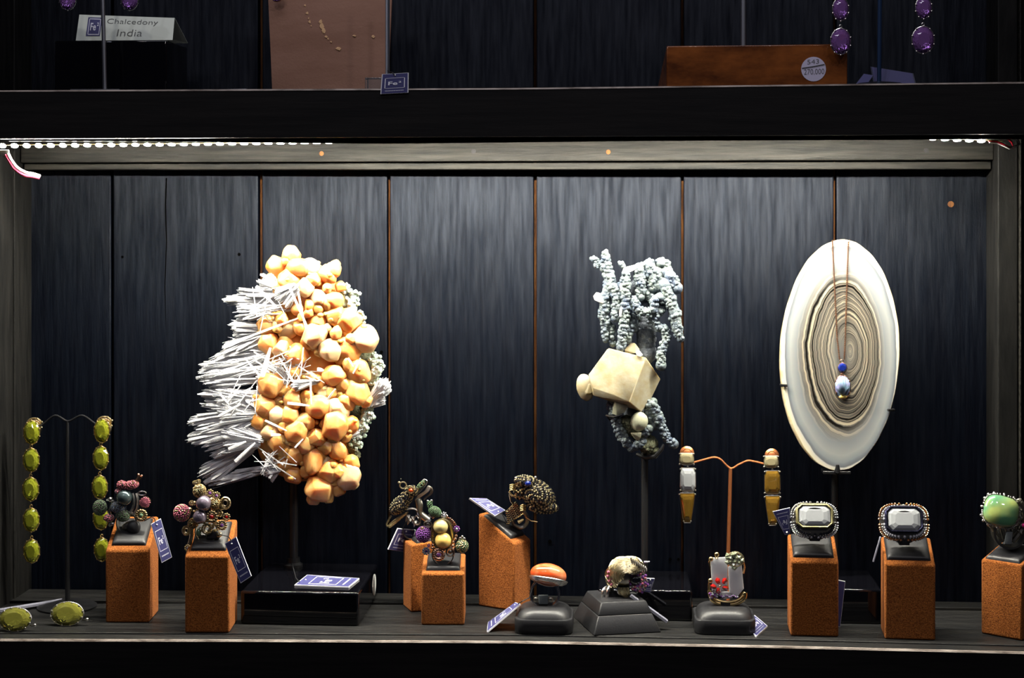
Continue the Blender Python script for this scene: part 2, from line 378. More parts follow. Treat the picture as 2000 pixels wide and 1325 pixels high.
g = G(); g.box((xq + .012, -.166, -.045), (xq + .04, .03, .85)); wr = struct(g.build('wall_right', WS, smooth=False))
g = G(); g.box((XR, -.047, -.045), (xq - .0006, 0, .85)); g.build('post', WS, wr, smooth=False, bevel=.0012)
g = G(); g.box((xq, -.052, -.045), (xq + .0010, .0, .85)); g.build('raw_edge', WT, wr, smooth=False, bevel=.0004)
g = G(); g.box((xq + .0022, -.046, -.045), (xq + .0118, .0, .85)); g.build('board', WS, wr, smooth=False, bevel=.0008)

# trims under the upper shelf, on the back wall
def zat(px, py, Y): return U(px, py, Y).z
def trim(name, yf, pl, pr, m_, x0, x1):
    # pl, pr: (top, bottom) pixel rows at the left and right end; yf front face depth
    zl = [zat(100, q, yf) for q in pl]; zr = [zat(1900, q, yf) for q in pr]
    g = G(); g.box8([(x0, yf, zl[1]), (x1, yf, zr[1]), (x1, -.0003, zr[1]), (x0, -.0003, zl[1]), (x0, yf, zl[0]), (x1, yf, zr[0]), (x1, -.0003, zr[0]), (x0, -.0003, zl[0])])
    return struct(g.build(name, m_, smooth=False, bevel=.0008))
trim('trim_1', -.032, (276, 318), (262, 312.5), WT, XL + .001, U(1950, 300, -.032).x - .004)
trim('trim_2', -.026, (320.5, 332), (316, 331), WT, XL + .002, XR - .001)
# screws in trim_1
for i, (px, py) in enumerate([(628, 300), (925, 296), (1188, 297), (1809, 294)]):
    c = U(px, py, -.0322); g = G(); g.lathe(c, [(.0021, -.0005), (.0021, .002)], 12, 'y'); g.lathe(c, [(.0008, -.0008), (.0008, .001)], 6, 'y')
    o = g.build('screw', RAW if i in (0, 2) else STRING)
    tagp(o, ['rusty screw head in the grey trim, above the orange mineral', 'grey screw head near the middle of the upper trim board', 'rusty screw head in the grey trim above the blue grey mineral', 'grey screw head at the right end of the upper trim board'][i], 'screw')

# lower shelf: three boards with narrow joints, worn front edge
pts = [(0, 1250), (500, 1251.5), (1000, 1254), (1500, 1263), (2000, 1275)]
lower = thing('shelf', 'black wooden lower shelf carrying the ring stands and mineral bases', 'shelf', (0, -.08, -.02))
def strip_board(name, py0, py1, m_, parent, z=0.0, th=.018):
    """board between two pixel rows (functions of column) lying at height z"""
    X = [-60, 0, 500, 1000, 1500, 2000, 2060]
    bk = [UZ(x, py0(x), z) for x in X]; fr = [UZ(x, py1(x), z) for x in X]
    for L in (bk, fr): 
        L[0].x = min(L[0].x, XL); L[-1].x = max(L[-1].x, XR + .05)
    poly = bk + fr[::-1]
    g = G(); g.prism([(max(XL - .002 if name != 'front_board' else XL - .03, min(p.x, xq + .012 if name != 'front_board' else XR + .05)), min(p.y, -.0005), z - th) for p in poly], (0, 0, th))
    return g.build(name, m_, parent, smooth=False, bevel=.0007)
def fpy(x):
    import bisect
    P = [(-200, 1249.5)] + pts + [(2200, 1280)]
    for (a, ya), (b, yb) in zip(P, P[1:]):
        if a <= x <= b: return ya + (yb - ya) * (x - a) / (b - a)
    return P[-1][1]
b0 = lambda x: 1150
strip_board('rear_board', b0, lambda x: 1174.5 + 14 * max(0, (x - 600) / 1400), WH, lower, z=.0006)
strip_board('middle_board', lambda x: 1179.5 + 14.5 * max(0, (x - 600) / 1400), lambda x: fpy(x) - 14.0, WH, lower)
strip_board('front_board', lambda x: fpy(x) - 11.5, lambda x: fpy(x) - 1.6, WH, lower)
X = [-80, 0, 250, 500, 750, 1000, 1250, 1500, 1750, 2000, 2080]
def edge_strip(rowf, z, parent, th=.0016, out=.0012, name='worn_edge', m_=WORN):
    P = [UZ(x, rowf(x), z) for x in X]
    vs = []; fs = []
    for p in P: vs += [(p.x, p.y, z - th), (p.x, p.y - out, z - th), (p.x, p.y - out * .3, z - .0001), (p.x, p.y + out, z - .0001), (p.x, p.y + out, z - th)]
    for i in range(len(P) - 1):
        for k in range(5): fs.append((i * 5 + k, i * 5 + (k + 1) % 5, i * 5 + 5 + (k + 1) % 5, i * 5 + 5 + k))
    g = G(); g.add(vs, fs); return g.build(name, m_, parent, smooth=False)
edge_strip(lambda x: fpy(x) - 1.4, 0.0, lower)
P = [UZ(x, fpy(x), 0) for x in X]
vs = []; fs = []
for p in P: vs += [(p.x, p.y + .001, -.0016), (p.x, p.y + .001, -.12), (p.x, p.y + .02, -.12), (p.x, p.y + .02, -.0185)]
for i in range(len(P) - 1):
    for k in range(4): fs.append((i * 4 + k, i * 4 + (k + 1) % 4, i * 4 + 4 + (k + 1) % 4, i * 4 + 4 + k))
g = G(); g.add(vs, fs); g.build('fascia', FASC, lower, smooth=False)

# upper shelf
YF = -.158
upper = thing('shelf', 'thick black upper shelf with a pale worn front edge', 'shelf', (0, -.08, .43))
def upy(x): return 176.5 - (x / 1000) * 4.5 if x < 1000 else 172 - ((x - 1000) / 1000) * 12
def lpy(x): return 271.0 - (x / 2000) * 9
vs = []; fs = []
for x in X:
    a = U(x, upy(x) + 3, YF); b = U(x, lpy(x), YF)
    vs += [(a.x, YF, a.z), (b.x, YF, b.z), (b.x, YF + .018, b.z), (a.x, YF + .018, a.z)]
for i in range(len(X) - 1):
    for k in range(4): fs.append((i * 4 + k, i * 4 + (k + 1) % 4, i * 4 + 4 + (k + 1) % 4, i * 4 + 4 + k))
g = G(); g.add(vs, fs); g.build('fascia', FASC, upper, smooth=False)
vs = []; fs = []
for x in X:
    a = U(x, upy(x) - .3, YF)
    vs += [(a.x, YF - .0004, a.z - .0014), (a.x, YF + .0003, a.z - .0001), (a.x, YF + .003, a.z), (a.x, YF + .003, a.z - .0014)]
for i in range(len(X) - 1):
    for k in range(4): fs.append((i * 4 + k, i * 4 + (k + 1) % 4, i * 4 + 4 + (k + 1) % 4, i * 4 + 4 + k))
g = G(); g.add(vs, fs); g.build('worn_edge', WORN, upper, smooth=False)
zl = U(0, 176.5, YF).z; zr = U(2000, 160, YF).z
def ztop(x): return zl + (zr - zl) * (x - U(0, 0, YF).x) / (U(2000, 0, YF).x - U(0, 0, YF).x) - .001
xl2, xr2 = XL - .0005, xq + .012
g = G(); g.box8([(xl2, YF + .018, ZB + .004), (xr2, YF + .018, ZB + .006), (xr2, -.0005, ZB + .006), (xl2, -.0005, ZB + .002), (xl2, YF + .001, ztop(xl2)), (xr2, YF + .001, ztop(xr2)), (xr2, -.0005, ztop(xr2)), (xl2, -.0005, ztop(xl2))])
g.build('board', WH, upper, smooth=False)
# batten that carries the led tape
YB = -.128
def bpy_(x): return 276 if x < 300 else 276 + (x - 300) * .015 if x < 680 else 281.6 - (x - 680) * .0105 if x < 1240 else 275.5 - (x - 1240) * .0045
vs = []; fs = []
for x in X[1:-1]:
    if x == 0: x = 15
    a = U(x, bpy_(x) - .3, YB)
    vs += [(a.x, YB, ZB + .007), (a.x, YB, a.z), (a.x, YB + .008, a.z), (a.x, YB + .008, ZB + .007)]
n = len(vs) // 4
for i in range(n - 1):
    for k in range(4): fs.append((i * 4 + k, i * 4 + (k + 1) % 4, i * 4 + 4 + (k + 1) % 4, i * 4 + 4 + k))
fs += [(0, 1, 2, 3), (4 * n - 1, 4 * n - 2, 4 * n - 3, 4 * n - 4)]
g = G(); g.add(vs, fs); g.build('batten', WS, upper, smooth=False)

# ------------------------------------------------------------------ led tape
YL = -.116
led = thing('led_strip', 'led strip glowing under the upper shelf with warm white diodes', 'led strip', U(1000, 275, YL))
def lrow(x):       # pixel row of the tape
    if x < 700: return 286.5 - (x / 700) * 6.5
    if x < 1500: return 280 - (x - 700) / 800 * 9.5
    return 270.5 + max(0, (x - 1780)) * .045
g = G(); vs = []; fs = []
xsd = list(range(-20, 1961, 60))
for x in xsd:
    a = U(x, lrow(x) - 2.4, YL)
    vs += [(a.x, YL - .0045, a.z), (a.x, YL + .0045, a.z), (a.x, YL + .0045, a.z + .0006), (a.x, YL - .0045, a.z + .0006)]
n = len(xsd)
for i in range(n - 1):
    for k in range(4): fs.append((i * 4 + k, i * 4 + (k + 1) % 4, i * 4 + 4 + (k + 1) % 4, i * 4 + 4 + k))
g.add(vs, fs); g.build('tape', TAPE, led, smooth=False)
me0 = None; x = 5.0
lw, ld, lh = .0027, .0023, .0007
while x < 1935:
    if me0 is None:
        ring_ = [(lw * 1.12 * cos(k_ * pi / 6), ld * sin(k_ * pi / 6)) for k_ in range(12)]
        g = G(); g.m(LED); g.add([(a_, b_, -lh) for a_, b_ in ring_], [tuple(range(12))[::-1]]); g.add([(a_, b_, -lh) for a_, b_ in ring_] + [(a_, b_, -lh * .15) for a_, b_ in ring_], [(k_, (k_ + 1) % 12, (k_ + 1) % 12 + 12, k_ + 12) for k_ in range(12)]); g.m(WPLAS); g.add([(a_ * 1.08, b_ * 1.08, -lh * .15) for a_, b_ in ring_] + [(a_ * 1.08, b_ * 1.08, 0) for a_, b_ in ring_], [tuple(range(12, 24)), tuple(range(12))[::-1]] + [(k_, (k_ + 1) % 12, (k_ + 1) % 12 + 12, k_ + 12) for k_ in range(12)]); ob = g.build('diode', None, None, smooth=False, fix=False); me0 = ob.data
        for v in me0.vertices: v.co.z += -lh
        o = ob
    else:
        o = D.objects.new('diode', me0); COL.objects.link(o)
    p = U(x, lrow(x) - 2.0, YL); o.parent = led; o.location = p - Vector(led.location)
    tl = max(0, 1 - x / 680) * 48 if x < 1700 else 25
    o.rotation_euler = (-radians(tl), 0, 0)
    x += 23.6
# plug and wires at the left end
plug = thing('power_lead', 'white plug with pink and white wires at the left end of the led strip', 'cable', U(10, 300, -.118))
f = Fr(-.118, 0, 260, 4.417, 60)
g = G(); g.hull([f(-20, 145, 10), f(80, 145, 10), f(75, 185, 10), f(40, 200, 10), f(-20, 190, 10), f(-20, 145, -20), f(80, 145, -20), f(60, 190, -20), f(-20, 190, -20)], .0006); g.build('plug', WPLAS, plug)
g = G(); g.tube(wave([f(70, 180, 0), f(100, 240, 0), f(150, 300, -20), f(220, 340, -60), f(290, 355, -120), f(345, 372, -160)]), f.r(15), 8); g.build('white_wire', WPLAS, plug)
g = G(); g.tube(wave([f(48, 185, 4), f(85, 250, 4), f(130, 312, -16), f(205, 360, -56), f(270, 372, -110), f(340, 388, -150)]), f.r(15), 8); g.build('pink_wire', mat('pink_wire', (0.75, 0.06, 0.12), .4), plug)
tagp(plug, plug['label'], 'cable')
f = Fr(-.118, 1840, 260, 6.625, 1960)
lead = thing('power_lead', 'thin red and grey wires curling at the right end of the led strip', 'cable', f(800, 130))
g = G(); g.tube([f(600, 100, 0), f(700, 110, 0), f(780, 140, 10), f(850, 180, 15), f(920, 190, 15), f(900, 120, 20), f(850, 75, 15), f(790, 60, -10)], f.r(14), 8); g.build('red_wire', RPLAS, lead)
g = G(); g.tube([f(610, 118, 0), f(720, 130, 0), f(800, 165, 14), f(870, 200, 20), f(960, 170, 20), f(1010, 140, 20), f(990, 90, 20), f(950, 60, 0)], f.r(12), 8); g.build('grey_wire', mat('grey_wire', (.35, .32, .3), .5), lead)
# ------------------------------------------------------------------ tags
TAGS = []
def card(tl, tr, bl, label, group=None, th=.0012, texts=True, dark=False, cat='price tag', br=None, thick_dir=None):
    tl, tr, bl = Vector(tl), Vector(tr), Vector(bl); br = Vector(br) if br is not None else tr + bl - tl
    n = (tr - tl).cross(bl - tl).normalized()
    vb = br - CAM; kb = (tl - CAM).dot(n) / vb.dot(n)
    if .9 < kb < 1.1: br = CAM + vb * kb
    if n.dot(CAM - tl) < 0: n = -n
    root = thing('price_tag', label, cat, bl.lerp(br, .5), group)
    def q(u, v, h=0): return tl.lerp(tr, u).lerp(bl.lerp(br, u), v) + n * h
    g = G(); g.prism([q(0, 0, -th), q(1, 0, -th), q(1, 1, -th), q(0, 1, -th)], n * th); g.build('card', TAGW, root, smooth=False)
    g = G(); e = .03; g.prism([q(e, e / 2, 0), q(1 - e, e / 2, 0), q(1 - e, 1 - e / 2, 0), q(e, 1 - e / 2, 0)], n * .00012); g.build('blue_face', TAGB, root, smooth=False)
    if texts:
        g = G(); h = .00035
        def bar(u0, v0, u1, v1): g.add([q(u0, v0, h), q(u1, v0, h), q(u1, v1, h), q(u0, v1, h)], [(0, 1, 2, 3)])
        wu, wv = .03, .015
        u0, u1, v0, v1 = .13, .87, .22, .74
        bar(u0, v0, u1, v0 + wv); bar(u0, v1 - wv, u1, v1); bar(u0, v0, u0 + wu, v1); bar(u1 - wu, v0, u1, v1)
        vs, fs = text_mesh('Fe', .02); g.add([q(.26 + x * .34, .58 - y * .18, h) for x, y in vs], fs)
        vs, fs = text_mesh('2', .02); g.add([q(.64 + x * .10, .48 - y * .09, h) for x, y in vs], fs)
        k = 0.16
        while k < .84:
            wl = random.uniform(.015, .035); bar(k, .845, min(.85, k + wl), .875); k += wl + .014
        g.build('print', PRINT, root, smooth=False)
        g = G(); c = q(.5, .09, .0002); g.ell(c, .0008, .0008, .0008, sub=1); g.build('eyelet', STICKW, root)
    return root
def string(parent, pts, r=.00045):
    g = G(); g.tube(pts, r, 6); g.build('string', STRING, parent)

# ------------------------------------------------------------------ gems
def outline(kind, n=16):
    if kind == 'oval': return [(cos(2 * pi * i / n), sin(2 * pi * i / n)) for i in range(n)]
    if kind == 'octa': return [(1, .62), (.72, 1), (-.72, 1), (-1, .62), (-1, -.62), (-.72, -1), (.72, -1), (1, -.62)]
    if kind == 'taper': return [(.95, .92), (.85, 1), (-.85, 1), (-.95, .92), (-.45, -.95), (-.38, -1), (.38, -1), (.45, -.95)]
    if kind == 'cush': return [(abs(cos(a)) ** .62 * (1 if cos(a) > 0 else -1), abs(sin(a)) ** .62 * (1 if sin(a) > 0 else -1)) for a in [2 * pi * i / 20 + .01 for i in range(20)]]
def gem(g, c, ux, uz, rx, rz, kind='oval', crown=.5, pav=.7, n=16, depth=None):
    """faceted stone: ux across, uz up, normal towards the viewer"""
    c = Vector(c); ux = Vector(ux).normalized(); uz = Vector(uz).normalized(); nn = ux.cross(uz).normalized()
    if nn.y > 0: nn = -nn
    o = outline(kind, n); m = len(o); r = depth or min(rx, rz)
    rings = [(.56, crown * r), (.82, crown * r * .65), (1.0, 0), (1.0, -.06 * r), (.7, -pav * r * .55), (.12, -pav * r)]
    if kind == 'oval':
        vs = []
        for j, (s_, h) in enumerate(rings):
            for i in range(m):
                a = 2 * pi * (i + (.5 if j in (1, 4) else 0)) / m
                vs.append(c + ux * rx * s_ * cos(a) + uz * rz * s_ * sin(a) + nn * h)
    else:
        vs = [c + ux * rx * x * s_ + uz * rz * y * s_ + nn * h for s_, h in rings for x, y in o]
    fs = [tuple(range(m))]
    for j in range(len(rings) - 1):
        for i in range(m):
            a, b, d, e = j * m + i, j * m + (i + 1) % m, (j + 1) * m + i, (j + 1) * m + (i + 1) % m
            if kind == 'oval':
                if j % 2: fs += [(a, b, d), (b, e, d)]
                else: fs += [(a, b, e), (a, e, d)]
            else: fs.append((a, b, e, d))
    fs.append(tuple((len(rings) - 1) * m + i for i in range(m))[::-1])
    g.add(vs, fs)
EX, EZ = Vector((1, 0, 0)), Vector((0, 0, 1))
def prongs(g, c, rx, rz, n, r, off=0.0, dy=-.0004, kind='oval', step=None):
    for i in range(n):
        a = 2 * pi * (i + off) / n
        if kind == 'oval': x, z = cos(a), sin(a)
        else: x = abs(cos(a)) ** .62 * (1 if cos(a) > 0 else -1); z = abs(sin(a)) ** .62 * (1 if sin(a) > 0 else -1)
        g.ell(Vector(c) + Vector((x * rx, dy, z * rz)), r, r, r, sub=1)
def pave(g, ells, br, stone, metal, dens=1.0, base=True, frac=.5):
    """beads over a union of ellipsoids [(c, rx, ry, rz, rot)]"""
    inv = []
    for c, rx, ry, rz, rot in ells:
        R = rot if rot else Matrix.Identity(3); inv.append((Vector(c), rx, ry, rz, R, R.transposed()))
        if base: g.m(DARKP); g.ell(c, rx, ry, rz, R, sub=3)
    for k, (c, rx, ry, rz, R, Ri) in enumerate(inv):
        area = 4 * pi * (((rx * ry) ** 1.6 + (rx * rz) ** 1.6 + (ry * rz) ** 1.6) / 3) ** (1 / 1.6)
        n = int(min(650, dens * area / (br * br * 3.6)))
        for i in range(n):
            z = 1 - 2 * (i + .5) / n; a = i * 2.399963; s_ = sqrt(1 - z * z)
            q = Vector((cos(a) * s_ * rx, z * ry, sin(a) * s_ * rz)); p = c + R @ q
            if p.y > c.y + ry * .45: continue
            ok = True
            for j, (c2, a2, b2, d2, R2, Ri2) in enumerate(inv):
                if j == k: continue
                w_ = Ri2 @ (p - c2)
                if (w_.x / a2) ** 2 + (w_.y / b2) ** 2 + (w_.z / d2) ** 2 < .95: ok = False; break
            if ok:
                g.m(metal if (i * 7 % 100) / 100 < frac else stone); g.ell(p, br, br, br, sub=1)
def flower(g, c, r, petal, centre, n=8, cr=.38, tilt=0):
    R = rotX(tilt)
    g.m(petal)
    for i in range(n):
        a = 2 * pi * i / n; g.ell(Vector(c) + R @ Vector((cos(a) * r * .7, 0, sin(a) * r * .7)), r * .3, r * .22, r * .3, sub=1)
    g.torus(c, r * .5, r * .5, r * .14, 12, 6)
    g.m(centre); g.ell(Vector(c) + Vector((0, -r * .15, 0)), r * cr, r * .25, r * cr, sub=1)

# ------------------------------------------------------------------ suede ring stands
def ring_stand(A, B, label, hf, rise=12, depth=.040, C=None, cush=(.10, .90, .14, .90), tap=0.0):
    """A, B front bottom corners in pixels; hf pixel row of the front top edge; rise: mm the back stands higher"""
    a, b = UZ(*A), UZ(*B); ab = (b - a)
    pn = Vector((-ab.y, ab.x, 0)).normalized()
    if C is not None: c = UZ(*C); dv = c - a; 
    else: dv = pn * depth
    d = a + dv; c2 = b + dv
    t = ((a - CAM).dot(Fv)); hz = CAM.z - (hf - HY) * t / FPX
    hb = hz + rise / 1000.0
    root = thing('ring_stand', label, 'ring stand', ((a + b + d + c2) / 4), 'brown suede ring stands')
    ctr = (a + b + d + c2) / 4
    def top(p, z): q = ctr.lerp(p, 1 - tap); return Vector((q.x, q.y, z))
    P = [a, b, c2, d, top(a, hz), top(b, hz), top(c2, hb), top(d, hb)]
    g = G(); g.box8(P); g.build('block', SUEDE, root, smooth=True, bevel=.0016, bseg=3)
    # padded black leather panel on the slope
    u0, u1, v0, v1 = cush
    def T(u, v, h=0):
        p = P[4].lerp(P[5], u).lerp(P[7].lerp(P[6], u), v); nn = (P[5] - P[4]).cross(P[7] - P[4]).normalized()
        return p + nn * h, nn
    rows = []
    N = 8; g = G(); vs = []; fs = []
    prof = [(0, .0), (.02, .0022), (.06, .0032), (.14, .0038)]
    us = [0, .02, .06, .14, .5, .86, .94, .98, 1]; hs = [0, .0022, .0032, .0037, .0042, .0037, .0032, .0022, 0]
    for j, vv in enumerate(us):
        for i, uu in enumerate(us):
            h = min(hs[i], hs[j]); p, nn = T(u0 + (u1 - u0) * uu, v0 + (v1 - v0) * vv, h - .0004); vs.append(p)
    K = len(us)
    for j in range(K - 1):
        for i in range(K - 1): fs.append((j * K + i, j * K + i + 1, j * K + K + i + 1, j * K + K + i))
    g.add(vs, fs); g.build('leather_pad', LEATHER, root, ang=180, fix=False)
    return root, T
S1, T1 = ring_stand((206, 1217), (291, 1217), 'suede ring stand under the small bird ring, leftmost', 1076, 22, .040)
S2, T2 = ring_stand((361, 1237), (448, 1237), 'suede ring stand below the two mauve pearls, beside the large black base', 1087, 23, .042)
S3, T3 = ring_stand((787, 1183), (803, 1197), 'suede ring stand behind the pearl nest ring, half hidden', 1054, 4, .04, C=None)
for o in list(S3.children): pass
S4, T4 = ring_stand((823, 1222), (907, 1222), 'suede ring stand carrying the two golden pearls, front of a pair', 1121, 9, .040)
S5, T5 = ring_stand((1004, 1195), (1037, 1184), 'wide suede ring stand turned sideways under the toad ring', 1063, 23, .04, C=(934, 1184))
S6, T6 = ring_stand((1544, 1243), (1638, 1245), 'suede ring stand under the pale gold framed clear ring', 1097, 16, .034, cush=(.06, .92, .14, .95))
S7, T7 = ring_stand((1728, 1249), (1827, 1252), 'suede ring stand under the dark framed clear ring', 1102, 16, .034, cush=(.05, .93, .14, .95))
S8, T8 = ring_stand((1916, 1238), (1996, 1253), 'suede ring stand under the green cabochon, at the right edge', 1093, 9, .038, cush=(.08, .92, .06, .92))

# ------------------------------------------------------------------ low black leather ring cushions
def rrect(cx, cy, a, b, r, n=5):
    out = []
    for sx, sy, st in ((1, 1, 0), (-1, 1, 90), (-1, -1, 180), (1, -1, 270)):
        for k in range(n + 1):
            t = radians(st + 90 * k / n); out.append((cx + sx * (a - r) + r * cos(t), cy + sy * (b - r) + r * sin(t)))
    return out
def loft(g, rings):
    n = len(rings[0]); vs = [v for r in rings for v in r]; fs = [tuple(range(n))[::-1], tuple((len(rings) - 1) * n + i for i in range(n))]
    for j in range(len(rings) - 1):
        for i in range(n): fs.append((j * n + i, j * n + (i + 1) % n, (j + 1) * n + (i + 1) % n, (j + 1) * n + i))
    g.add(vs, fs)
def puff(px, pyb, wpx, label, h1=.0120, h2=.0195):
    f0 = UZ(px, pyb); a = wpx / 2 * S(px, f0.y); cy = f0.y + a
    root = thing('ring_cushion', label, 'ring cushion', (f0.x, cy, 0))
    def R(s, z, r=.35): return [(x, y, z) for x, y in rrect(f0.x, cy, a * s, a * s, a * s * r)]
    g = G(); loft(g, [R(.97, 0), R(1, .001), R(1, h1 - .0008), R(.985, h1), R(.95, h1)]); g.build('tray', LEATHER, root, ang=60)
    g = G(); rs = []
    for t in range(9):
        k = t / 8 * pi / 2; rs.append(R(.54 + .40 * cos(k) ** .8, h1 - .003 + (h2 - h1 + .003) * sin(k), .4 + .3 * sin(k)))
    rs.append(R(.25, h2 + .0004, .9)); loft(g, rs); g.build('pad', LEATHER, root, ang=180)
    return root, Vector((f0.x, cy, h2))
C1, P1 = puff(1061, 1241, 114, 'low black leather ring cushion under the orange cabochon ring')
C3, P3 = puff(1417, 1242, 119, 'low black leather ring cushion under the crystal and red flower ring')
# stepped pyramid cushion under the lion ring
a_, b_ = UZ(1160, 1243), UZ(1291, 1236); c_ = UZ(1119, 1205)
d_ = b_ + c_ - a_
pyr = thing('ring_cushion', 'stepped black leather ring pedestal under the lion head ring', 'ring cushion', (a_ + b_ + c_ + d_) / 4)
def qz(pts, s, z, sh=(0, 0)):
    c = sum(pts, Vector()) / 4; return [Vector((c.x + (p.x - c.x) * s + sh[0], c.y + (p.y - c.y) * s + sh[1], z)) for p in pts]
base4 = [a_, b_, d_, c_]; CPYR = sum(base4, Vector()) / 4
g = G(); loft(g, [qz(base4, 1, 0), qz(base4, 1, .001), qz(base4, .82, .0138), qz(base4, .80, .0145)]); g.build('lower_step', LEATHER, pyr, bevel=.0008)
g = G(); loft(g, [qz(base4, .80, .0143), qz(base4, .80, .0155), qz(base4, .68, .0238), qz(base4, .66, .0245)]); g.build('upper_step', LEATHER, pyr, bevel=.0008)

# ------------------------------------------------------------------ black gloss bases of the minerals
def gloss_base(A, B, toprow, yb, label, name='display_base'):
    a, b = UZ(*A), UZ(*B); yf = (a.y + b.y) / 2
    z = U(B[0], toprow, yf).z
    root = thing(name, label, 'display base', ((a.x + b.x) / 2, (yf + yb) / 2, 0))
    g = G(); g.box((a.x, yf, 0), (b.x, yb, z)); g.build('block', GLOSS, root, bevel=.0022, bseg=3)
    return root, z, yf, (a.x + b.x) / 2
B1, zb1, yf1, xb1 = gloss_base((468, 1222), (702, 1222), 1158, -.006, 'large black gloss stand holding the orange mineral on a rod', 'mineral_stand')
B2, zb2, yf2, xb2 = gloss_base((1168, 1213), (1352, 1213), 1154, -.008, 'black gloss stand holding the blue grey mineral on a rod', 'mineral_stand')
B3, zb3, yf3, xb3 = gloss_base((1560, 1219), (1722, 1219), 1152, -.008, 'black gloss stand holding the banded agate slice', 'agate_stand')

# ------------------------------------------------------------------ orange and white mineral
YM = -.042
f = Fr(YM, 0, 0, 1, 570)
M1 = thing('mineral_specimen', 'large mineral of orange rounded crystals and white needle sprays', 'mineral', f(585, 985))
# rod, clamp and screw collar of its stand
rx0 = U(573, 1110, YM + .02)
g = G(); g.tube([(rx0.x, rx0.y, zb1 - .002), (rx0.x, rx0.y, U(573, 936, YM + .02).z)], .0042, 12); g.build('rod', BLACKM, B1)
g = G(); g.lathe((rx0.x, rx0.y, zb1 - .001), [(.0085, 0), (.0085, .003), (.006, .005), (.006, .009)], 16); g.build('collar', BLACKM, B1)
g = G(); g.tube([f(582, 935, 6), f(590, 934, 10), f(589, 900, 8), f(588, 880, -20)], f.r(4.5), 8); g.build('prong', BLACKM, B1)
def inpoly(x, y, P):
    c = False
    for i in range(len(P)):
        (x1, y1), (x2, y2) = P[i - 1], P[i]
        if (y1 > y) != (y2 > y) and x < (x2 - x1) * (y - y1) / (y2 - y1) + x1: c = not c
    return c
def crystal(fr, x, y, r, dz, m_, parent, name='orange_crystal', flat=.8, npts=13, bev=.18, el=1.0, sm=28):
    R = Matrix.Rotation(random.uniform(0, pi), 3, 'Y') @ Matrix.Rotation(random.uniform(-.5, .5), 3, 'X')
    pts = []
    c = fr(x, y, dz); rr = fr.r(r)
    for i in range(npts):
        z = 1 - 2 * (i + .5) / npts; a = i * 2.399963 + random.uniform(-.45, .45); s_ = sqrt(1 - z * z)
        q = Vector((cos(a) * s_ * el, z * flat, sin(a) * s_)) * random.uniform(.92, 1.08)
        pts.append(c + (R @ q) * rr)
    g = G(); g.hull(pts, rr * bev, 3); return g.build(name, m_, parent, ang=sm)
OR = [(568, 500, 20, 18), (541, 520, 21, 10), (582, 522, 24, 30), (606, 524, 20, 24), (650, 528, 17, 20), (640, 536, 20, 24), (655, 520, 13, 18), (596, 562, 18, 42), (564, 548, 22, 30),
      (652, 588, 22, 26), (622, 582, 18, 34), (605, 597, 15, 38), (638, 592, 17, 32), (680, 628, 26, 18), (655, 618, 25, 22), (620, 630, 22, 22), (614, 654, 25, 36),
      (712, 664, 32, 14), (684, 680, 25, 20), (646, 682, 24, 36), (580, 694, 25, 34), (524, 634, 22, 16), (548, 630, 20, 18), (524, 670, 22, 18), (562, 645, 20, 16), (558, 672, 18, 20),
      (652, 734, 22, 34), (698, 728, 28, 18), (697, 765, 25, 22), (712, 783, 14, 18), (620, 752, 22, 22), (636, 768, 20, 26), (530, 752, 27, 34), (572, 780, 22, 34), (600, 780, 17, 34),
      (622, 795, 26, 40), (518, 794, 23, 34), (508, 820, 20, 32), (541, 812, 21, 38), (566, 812, 19, 42), (597, 824, 19, 44), (654, 832, 31, 44), (684, 830, 18, 30), (580, 842, 25, 46),
      (620, 856, 19, 42), (528, 844, 21, 34), (540, 862, 20, 34), (614, 902, 27, 34), (580, 888, 22, 30), (554, 878, 18, 28), (658, 880, 22, 26), (642, 922, 27, 26), (678, 930, 27, 20),
      (686, 904, 17, 20), (572, 928, 21, 20), (626, 955, 31, 26), (560, 905, 20, 18), (600, 870, 18, 40), (675, 850, 16, 30), (660, 800, 24, 34), (676, 786, 20, 28), (648, 768, 18, 30),
      (672, 752, 18, 28), (668, 700, 16, 22), (600, 668, 18, 26), (590, 640, 16, 22), (508, 650, 12, 14), (545, 560, 16, 24), (530, 545, 14, 12), (612, 545, 16, 34), (665, 560, 12, 18),
      (556, 760, 18, 30), (590, 755, 15, 22), (497, 800, 14, 26), (556, 833, 15, 42), (636, 872, 18, 34), (598, 920, 16, 26), (660, 955, 16, 18), (612, 975, 15, 22), (640, 970, 14, 24), (690, 945, 12, 18)]
for i, (x, y, r, dz) in enumerate(OR):
    pale = (x, y) in ((614, 654), (646, 682), (596, 562)) or i % 7 == 3
    crystal(f, x, y, r * 1.1, dz * .7, ORP if pale else ORX, M1, npts=random.choice((16, 20, 26)), el=random.uniform(.88, 1.15), bev=.26, sm=60)
PO2 = [(545, 515), (575, 500), (645, 525), (652, 575), (690, 620), (722, 660), (705, 740), (705, 800), (675, 850), (680, 930), (640, 965), (600, 935), (560, 920), (515, 850), (500, 790), (530, 740), (548, 700), (515, 660), (522, 620), (540, 580)]
for i in range(85):
    while True:
        x, y = random.uniform(500, 725), random.uniform(500, 970)
        if inpoly(x, y, PO2): break
    crystal(f, x, y, random.uniform(9, 17), random.uniform(10, 30), ORP if i % 6 == 0 else ORX, M1, npts=random.choice((16, 22)), el=random.uniform(.88, 1.2), bev=.24, sm=60)
